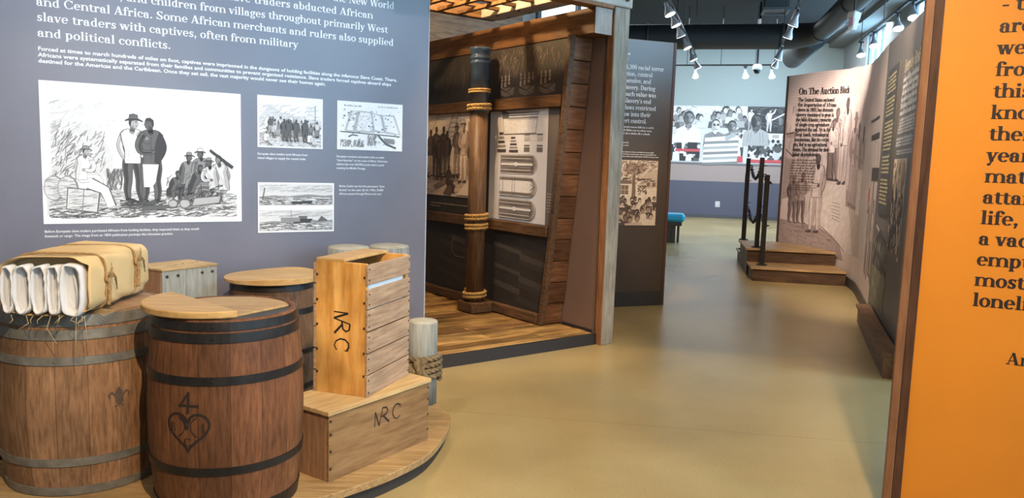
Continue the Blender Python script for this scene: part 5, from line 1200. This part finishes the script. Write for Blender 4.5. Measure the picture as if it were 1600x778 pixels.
# ------------------------------------------------------------------ bench with a blue cushion before the far wall
bp = at_z(1056, 380, 0)
t = thing('bench', 'dark slatted bench with a bright blue cushion, peeking out behind the charcoal text panel', 'bench', (bp.x, bp.y, 0), EA)
BB = wood('dark_bench_wood', (.045, .03, .022), (.10, .065, .05), 'Z', 4, 8, .1, .5, .15, .3)
MB().span((-1.5, -.05, .44), (.16, .60, .60)).build('cushion', plain('blue_cushion', (.03, .36, .56), .5), t, bevel=.05)
MB().span((-1.48, -.02, .36), (.10, .56, .44)).build('seat_frame', BB, t, bevel=.006)
MB().span((-.42, -.02, 0), (-.02, .05, .358)).build('leg_panel', BB, t)
for y in (.2, .36, .52): MB().span((.01, y - .02, 0), (.06, y + .02, .358)).build('leg', BB, t, bevel=.003)
MB().span((-1.4, .1, .02), (-.03, .5, .06)).build('stretcher', BB, t)

# ------------------------------------------------------------------ course of the curved mural panel (plan points and heights)
CP = [(4.33, 12.55, 3.06), (4.62, 11.9, 3.07), (4.74, 11.2, 3.03), (4.57, 10.2, 2.965), (4.29, 9.35, 2.94), (3.98, 8.5, 2.92), (3.66, 7.6, 2.88), (3.30, 6.6, 2.83), (2.95, 5.6, 2.80)]
def cr(P, n=40):
    Q = [Vector(p) for p in P]; Q = [Q[0] * 2 - Q[1]] + Q + [Q[-1] * 2 - Q[-2]]; out = []
    for i in range(1, len(Q) - 2):
        for s in range(n):
            u = s / n; p0, p1, p2, p3 = Q[i - 1:i + 3]
            out.append(.5 * ((2 * p1) + (p2 - p0) * u + (2 * p0 - 5 * p1 + 4 * p2 - p3) * u * u + (3 * p1 - p0 - 3 * p2 + p3) * u ** 3))
    out.append(Q[-2]); return out
CC = cr(CP); CS = [0.0]
for a, b in zip(CC, CC[1:]): CS.append(CS[-1] + math.hypot(b.x - a.x, b.y - a.y))
CL = CS[-1]; GS = .06
def _cat(s):
    s = min(CL - 1e-6, max(0, s)); lo, hi = 0, len(CS) - 1
    while hi - lo > 1:
        md = (lo + hi) // 2
        if CS[md] <= s: lo = md
        else: hi = md
    return CC[lo].lerp(CC[hi], (s - CS[lo]) / (CS[hi] - CS[lo] + 1e-12))
_kn = [_cat(k * GS) for k in range(int(CL / GS) + 2)]
def curve_pt(s, z, l):
    k = min(len(_kn) - 2, max(0, int(s / GS + 1e-7))); a, b = _kn[k], _kn[k + 1]; u = s / GS - k
    p = a.lerp(b, u); d = Vector((b.x - a.x, b.y - a.y, 0)).normalized(); n = Vector((d.y, -d.x, 0))     # n points toward the aisle
    if n.x > 0: n = -n
    return p.x + n.x * l, p.y + n.y * l, z, p.z
def wall_x(y):
    """where the curved panel cuts the stepped platform, in the platform's own frame"""
    best = 9
    for k in range(0, int(CL / .04)):
        p = _cat(k * .04); d = Vector((p.x - 3.39, p.y - 10.72, 0)); lx, ly = d.dot(E1), d.dot(E2)
        if abs(ly - y) < .06: best = min(best, lx)
    return best
# ------------------------------------------------------------------ auction block steps
AP = Vector((3.39, 10.72, 0))
t = thing('auction_block', 'dark wooden stepped platform against the curved mural panel', 'stepped platform', AP, EA)
TREAD = wood('worn_tread_plank', (.20, .115, .05), (.42, .27, .13), 'X', 3, 10, .2, .5, .2, .3); RISE = wood('dark_riser_plank', (.04, .02, .012), (.105, .056, .032), 'X', 3, 8, .15, .5, .2, .35); SIDEB = wood('side_plank', (.11, .065, .035), (.23, .145, .085), 'Z', 4, 9, .25, .55, .2, .35)
def step(x0, x1, y0, y1, h, nm):
    lim = lambda y: min(x1, wall_x(y) - .03)
    MB().span((x0, y0, 0), (lim(y0), y0 + .03, h - .03)).build(nm + '_riser', RISE, t, bevel=.003); MB().span((x0, y1 - .03, 0), (lim(y1), y1, h - .03)).build(nm + '_riser', RISE, t, bevel=.003)
    mb = MB(); y = y0 + .031
    while y < y1 - .031: mb.span((x0, y, 0), (x0 + .03, min(y1 - .031, y + .14) - .003, h - .03)); y += .14
    mb.build(nm + '_side', SIDEB, t)
    mb = MB(); y = y0 - .03
    while y < y1 + .03:
        e = min(y1 + .03, y + .145) - .003; a_, b_ = lim(y), lim(e); mb.prism([(x0 - .03, y), (a_, y), (b_, e), (x0 - .03, e)], h - .03, h); y += .145
    mb.build(nm + '_tread', TREAD, t, bevel=.003)
XR = 2.2
step(0, XR, 0, .60, .2, 'front_step'); step(-.02, XR + .0, .635, 1.95, .4, 'top_platform'); step(0, .8, 1.985, 2.65, .2, 'back_step')
IRON = plain('black_iron', (.022, .019, .018), .5, .5)
def stanchion(p, h, label):
    t = thing('stanchion', label, 'post', p, EA, 'black iron chain posts')
    MB().lathe([(.075, 0), (.075, .012), (.04, .02)], 20).build('base_flange', IRON, t)
    MB().span((-.032, -.032, .02), (.032, .032, h)).build('post_bar', IRON, t, bevel=.005)
    for z in (h - .12, h - .72): MB().tube([(.05 + .022 * math.cos(a), .022 * math.sin(a), z) for a in [k * math.pi / 6 for k in range(12)]], .006, 6, closed=True).build('chain_ring', IRON, t)
    return p, h
pA, pB = at_z(1161.7, 374.6, .4), at_z(1182, 386.5, .4)
pC = at_z(1190, 414, .2); pD = AP + E1 * .06 + E2 * 2.42; pD.z = .2
stanchion(pA, 1.34, 'taller black post at the far edge of the stepped platform'); stanchion(pB, 1.34, 'taller black post at the near edge of the top platform'); stanchion(pC, 1.29, 'shorter black post standing on the front step'); stanchion(pD, 1.29, 'shorter black post standing on the hidden back step')
def chain(a, b, sag, label):
    mid = (Vector(a) + Vector(b)) / 2; n = 14
    P = [Vector(a).lerp(Vector(b), k / n) - Vector((0, 0, sag * 4 * (k / n) * (1 - k / n))) for k in range(n + 1)]
    L_ = sum((P[i + 1] - P[i]).length for i in range(n)); mb = MB(); m_ = max(5, int(L_ / .052))
    def ptat(s):
        d = s * L_; i = 0
        while i < n - 1 and d > (P[i + 1] - P[i]).length: d -= (P[i + 1] - P[i]).length; i += 1
        return P[i].lerp(P[i + 1], d / (P[i + 1] - P[i]).length), (P[i + 1] - P[i]).normalized()
    for k in range(m_):
        c, d = ptat((k + .5) / m_); s = d.cross(Vector((0, 0, 1))); s = s.normalized() if s.length > .01 else Vector((1, 0, 0)); up = s.cross(d)
        if k % 2: s = up
        mb.tube([c - mid + d * .040 * math.cos(a_) + s * .023 * math.sin(a_) for a_ in [j * math.pi / 5 for j in range(10)]], .008, 5, closed=True)
    o = mb.build('chain', IRON, None, loc=mid); tag(o, label, 'chain', 'chains between the black posts')
def top(p, h, dz): return Vector((p[0], p[1], p[2] + h - dz))
o1 = E1 * .03
chain(top(pA, 1.34, .12) + o1 + E1 * .02, top(pB, 1.34, .12) + E2 * .035, .20, 'upper black chain sagging between the two taller posts'); chain(top(pA, 1.34, .80) + E1 * .05, top(pB, 1.34, .80) + E2 * .035, .20, 'lower black chain sagging between the two taller posts')
chain(top(pB, 1.34, .25) - E2 * .035 + E1 * .05, top(pC, 1.29, .10) + E2 * .035 + E1 * .04, .06, 'upper black chain from the platform post down to the front step post'); chain(top(pB, 1.34, .85) - E2 * .035 + E1 * .05, top(pC, 1.29, .72) + E2 * .035 + E1 * .04, .06, 'lower black chain from the platform post down to the front step post')
chain(top(pA, 1.34, .25) + E2 * .035, top(pD, 1.29, .12) - E2 * .035, .06, 'short black chain at the back from taller post to hidden step post')

# ------------------------------------------------------------------ curved mural panel
CO = Vector((4.3, 9.3, 0))
def oncurve(s, z, l): x, y, z_, _ = curve_pt(s, z, l); return (x - CO.x, y - CO.y, z_)
t = thing('curved_panel', 'curved sepia mural panel behind the stepped platform, brown text panel at its near end', 'mural panel', CO)
SB = 4.52      # where the mural ends and the brown panel begins
def sheet(s0, s1, z0, ztop, l0, l1, name, mat, kind=None):
    mb = MB(); k0, k1 = s0, s1; S_s = [s0]; k = math.floor(s0 / GS) + 1
    while k * GS < s1 - 1e-6: S_s.append(k * GS); k += 1
    S_s.append(s1); rows = []
    for s in S_s:
        zt = _cat(s).z + ztop if ztop <= 0 else ztop
        rows.append([mb.bm.verts.new(oncurve(s, z, l)) for z, l in ((z0, l1), (zt, l1), (zt, l0), (z0, l0))])
    for a, b in zip(rows, rows[1:]):
        for j in range(4): mb._f([a[j], a[(j + 1) % 4], b[(j + 1) % 4], b[j]])
    mb._f(rows[0]); mb._f(rows[-1][::-1]); return mb.build(name, mat, t)
sheet(0, SB, 0, 0, -.06, 0, 'mural_board', plain('mural_base', (.62, .50, .455), .5, var=.08, scale=2.5)); sheet(SB, CL - .02, 0, 0, -.06, .004, 'text_board', charcoal('brown_text_panel', (.125, .10, .088), .45))
sheet(-.0 + .001, .04, 0, 0, .0005, .012, 'edge_strip', plain('dark_edge', (.06, .04, .035), .5))
sheet(1.0, CL - .02, 0, .13, .0045, .016, 'base_strip', plain('dark_base_strip', (.055, .045, .04), .5))
def spx(px, py):
    """curve position seen at a pixel"""
    best = None
    for k in range(0, int(CL / .02)):
        s = k * .02; p = _cat(s); d = ray(px, py); X = d.x / d.y * p.y
        e = abs(X - p.x)
        if best is None or e < best[0]: best = (e, s, EYE + d.z / d.y * p.y)
    return best[1], best[2]
def P_(px, py): return spx(px, py)
q = Pic(lift=.0008, step=6e-6)
def cur(pts): return [P_(*p) for p in pts]
# planks along the top, floor, walls of the mural
for k in range(11): q.line([(.05, 2.62 + .042 * k), (1.9, 2.66 + .036 * k)], .006, 1)
q.poly([(.04, .40), (.04, .78), (.9, .72), (1.55, .52), (1.8, .3), (1.2, .3)], 2); q.hatch(.05, .42, 1.3, .75, 60, .008, 3, .14, -.1, .2)
q.poly([(.05, 1.1), (.06, 2.12), (.26, 2.16), (.27, 1.15)], 2); q.rect(.07, 1.75, .24, 2.08, 1); q.line([(.05, 2.14), (.3, 2.17)], .03, 4); q.line([(.07, 1.9), (.24, 1.78)], .02, 4); q.rect(.3, 1.1, .55, 1.9, 1)
q.hatch(.05, .8, 1.0, 2.6, 140, .010, 2, .2, 1.5, .12); q.hatch(1.0, .5, 3.9, 2.9, 130, .008, 1, .25, 1.5, .15)
# the block (pale) with a plaque
q.poly(cur([(1285, 287), (1322, 289), (1331, 400), (1318, 392), (1281, 352)]), 0); q.poly(cur([(1322, 289), (1345, 300), (1341, 405), (1331, 400)]), 1); q.poly(cur([(1322, 296), (1338, 303), (1336, 330), (1321, 322)]), 2)
for k in range(6): q.line(cur([(1299, 316 + k * 5), (1312, 319 + k * 5.6)]), .012, 2)
q.line(cur([(1281, 352), (1300, 372), (1318, 393)]), .015, 3)
def fig(px, pt, pb, skin=3, top=0, legs=1, face=1, pose='stand', arm='fold', hat=None, ln=4, bare=False, stretch=1.0):
    s, zt = P_(px, pt); s2, zb = P_(px, pb); q.person(s, zb, zt - zb, face, skin=skin, top=top, legs=legs, hat=hat, pose=pose, arm=arm, line=ln, bare=bare, hair=ln)
fig(1241, 272, 349, skin=3, top=3, legs=3, ln=3); fig(1255, 268, 350, skin=3, top=2, legs=3, ln=3)
fig(1281, 238, 366, skin=4, top=0, legs=0, arm='fold', ln=4, face=-1)
fig(1310, 167, 284, skin=3, top=1, legs=2, arm='fold', ln=4); fig(1327, 150, 290, skin=4, top=0, legs=0, arm='down', ln=4, face=-1)
fig(1303, 184, 283, skin=3, top=0, legs=3, ln=4); fig(1338, 178, 325, skin=3, top=1, legs=1, hat=3, ln=3); fig(1344, 190, 330, skin=3, top=1, legs=1, ln=3); fig(1351, 195, 340, skin=3, top=1, legs=2, ln=3); fig(1359, 320, 440, skin=3, top=1, legs=2, ln=3); fig(1366, 310, 445, skin=3, top=0, legs=2, ln=4)
q.rect(P_(1339, 300)[0], 1.0, P_(1346, 300)[0], 1.6, 0)
for px, w_ in ((1354, .05), (1360, .05)): s, z = P_(px, 420); q.line([(s, .35), (s + .05, 1.5)], w_, 3)
s, z = P_(1358, 300); q.rect(s - .03, z - .25, s + .09, z + .05, 6); q.rect(s - .01, z - .2, s + .07, z - .12, 0); s, z = P_(1366, 360); q.rect(s - .02, z - .12, s + .06, z + .1, 6)
for a, b in ((180, 192), (206, 220), (262, 282)): s0, z0 = P_(1362, b); s1, z1 = P_(1375, a); q.rect(s0 - .02, z0, s1, z1, 5)
s0, z0 = P_(1362, 262); s1, z1 = P_(1374, 222); q.rect(s0 - .02, z0, s1, z1, 0)
q.build('auction_scene_print', MURAL + [RED], oncurve, t, grid=(0, CL, GS))
q = Pic(lift=.007)
def cline(txt, x0, y0, x1, y1, size, bold=True):
    s0, z0 = P_(x0, y0); s1, z1 = P_(x1, y1); P, w = serif(txt); sl = (z1 - z0) / (s1 - s0)
    for o_ in (0, size * .05): q.polys([[(s0 + o_ + a * (s1 - s0) / w, z0 + b * size + sl * (a * (s1 - s0) / w)) for a, b in p] for p in P], 0)
cline('On The Auction Block', 1247.5, 147.5, 1328, 145, .145)
L_ = ['The United States outlawed', 'the importation of African', 'slaves in 1807, but domestic', 'slavery continued to grow in', 'the Mid-Atlantic, centuries', 'of single-crop agriculture', 'depleted the soil. Yet in the', 'Deep South, technological', 'innovations, like the cotton', 'gin, led to an agricultural', 'boom. The demand for slave', 'labor skyrocketed.']
XE = [(1304), (1308), (1303), (1304), (1300), (1297), (1299), (1296), (1298), (1294), (1298), (1280)]
for k, s in enumerate(L_): cline(s, 1247 - k * .8, 158.5 + k * 7.75, XE[k] - k * .25, 159 + k * 7.75, .085)
q.build('heading_text', [BLACKINK], oncurve, t, grid=(0, CL, GS))
q = Pic(lift=.007)
for k in range(9): s, z = P_(1237 - k * .35, 251 + k * 4.1); q.greek(s, z, .52, .03, 0)
for k in range(3): s, z = P_(1233, 289 + k * 3.4); q.greek(s, z, .5, .018, 0)
q.build('body_text', [plain('brown_lettering', (.12, .07, .06), .6)], oncurve, t, grid=(0, CL, GS))
# dark caption board with yellow text, on the joint
sA, zA = P_(1386, 118); sB, zB = P_(1405, 105); sC = P_(1366, 330)[0]
k0, k1 = P_(1383, 230)[0] - .02, P_(1398, 230)[0] + .04
MBc = sheet(k0, k1, P_(1375, 331)[1], P_(1395, 110)[1], .0045, .02, 'caption_board', charcoal('dark_caption_board', (.05, .042, .036), .5))
q = Pic(lift=.0215)
zT, zBt = P_(1395, 122)[1], P_(1375, 322)[1]; n = 34
for k in range(n):
    if k in (5, 11, 20, 26): continue
    q.greek(k0 + .05, zT - (zT - zBt) * k / n, (k1 - k0) * random.uniform(.66, .8), .027, 0)
q.build('caption_text', [YELLOW], oncurve, t, grid=(0, CL, GS))
q = Pic(lift=.006)
s0, z0 = P_(1415, 110); P, w = serif('Everyday Resistance', .25); q.polys([[(s0 + a * .135, z0 - .02 + b * .15) for a, b in p] for p in P], 0)
q.build('title_text', [plain('cream_lettering', (.72, .62, .42), .5)], oncurve, t, grid=(0, CL, GS))
q = Pic(lift=.006)
for k in range(6): s, z = P_(1413 - k * 1.2, 129 + k * 10.5); q.greek(s, z, 1.1, .05, 0)
for k in range(9): s, z = P_(1407 - k * .8, 190 + k * 5); q.greek(s, z, .95, .028, 0) if k != 5 else None
for k in range(2): q.greek(P_(1402, 238)[0], P_(1402, 238 + 4 * k)[1], .9, .02, 0)
q.build('body_text', [VINYL], oncurve, t, grid=(0, CL, GS))
s0, z1 = P_(1400, 249); z0 = P_(1390, 398)[1]; s1 = s0 + .75; s0 -= .02
sheet(s0, s1, z0, z1, .0045, .009, 'photo_board', SEPIA[0])
q = Pic(lift=.0098)
for k in range(80):
    x, y = random.uniform(s0, s1), z1 - .3 - (z1 - z0 - .35) * k / 80; q.poly([(x - .08, y - .22), (x - .06, y - .03), (x + .06, y - .03), (x + .08, y - .22)], random.choice((4, 5, 3, 0))); q.ell(x, y + .03, .045, .055, random.choice((4, 5, 1)), 9)
q.hatch(s0, z1 - .3, s1, z1, 40, .02, 2, .1, 1.2, .5)
q.build('crowd_photo_print', SEPIA, oncurve, t, grid=(0, CL, GS), clip=(s0, z0, s1, z1))
q = Pic(lift=.006); s0 = SB + .1; s1 = s0 + 1.2
q.rect(s0, .2, s1, .86, 2); q.rect(s0, .60, s1, .86, 4); q.poly([(s0 + .1, .86), (s0 + .5, 1.0), (s1, .9), (s1, .7), (s0 + .1, .7)], 4); q.line([(s0 + .12, 1.02), (s0 + .4, .98)], .03, 0)
for k in range(90): x, y = random.uniform(s0, s1), random.uniform(.28, .88); q.ell(x, y, .012, .045, random.choice((0, 1, 1)), 8)
q.build('field_print', tones('field_tone', [(.55, .52, .44), (.36, .33, .25), (.20, .18, .12), (.12, .1, .07), (.05, .04, .035), (.03, .025, .02)]), oncurve, t, grid=(0, CL, GS), clip=(s0, .2, s1, 1.05))
# low wooden ledge in front of the near end
l0, l1 = SB + .35, CL - .1
LEDGE = wood('ledge_plank', (.115, .055, .028), (.26, .14, .07), 'Y', 4, 8, .1, .5, .2, .35)
lt = thing('wooden_ledge', 'low reddish-brown wooden ledge along the foot of the brown text panel', 'ledge', CO)
_t = t; t = lt
sheet(l0, l1, 0, .16, .018, .13, 'ledge_body', LEDGE); sheet(l0 - .02, l1, .161, .19, .018, .15, 'ledge_top', LEDGE)
t = _t

# ------------------------------------------------------------------ orange quotation panel at the right
OA = R(-25); d = ray(1407, 700); OP = EYEP + d * (3.3 / d.y); OP.z = 0
t = thing('quotation_panel', 'bright orange panel with large black text in a brown wooden frame, close at the right', 'information panel', OP, OA)
MB().span((.017, .006, .04), (1.9, .05, 2.75)).build('panel_board', plain('orange_paint', (.64, .222, .018), .42, var=.04, scale=3), t)
FB = wood('brown_frame_wood', (.17, .075, .035), (.27, .13, .065), 'Z', 4, 9, .05, .5, .12, .25); FD = wood('shaded_gap_wood', (.045, .02, .012), (.10, .045, .025), 'Z', 4, 9, .05, .5, .2, .3)
MB().span((-.054, -.02, 0), (-.0205, .10, 2.8)).build('frame_stile', FB, t, bevel=.003)
MB().span((-.020, -.012, 0), (.017, .09, 2.8)).build('shaded_gap_strip', FD, t, bevel=.002)  # dark strip stands in for the shaded gap beside the board
MB().span((.0175, -.02, 2.751), (1.9, .1, 2.8)).build('frame_rail', FB, t, bevel=.002); MB().span((.0175, -.02, 0), (1.9, .1, .039)).build('frame_rail', FB, t, bevel=.002)
pc = Pic(lift=.0006)
LN = ['- th', 'are', 'wer', 'from', 'this', 'know', 'ther', 'year', 'matt', 'attain', 'life, th', 'a vacu', 'empty', 'most', 'lonelin']
for k, s in enumerate(LN):
    for o_ in (0, .003): pc.serif(s, .219 + o_, 1.008 + .0868 * (14 - k), .083, 0)
pc.serif('Ang', .361, .775, .075, 0)
pc.build('quotation_text', [BLACKINK], lambda x, y, l: (x, .006 - l, y), t)
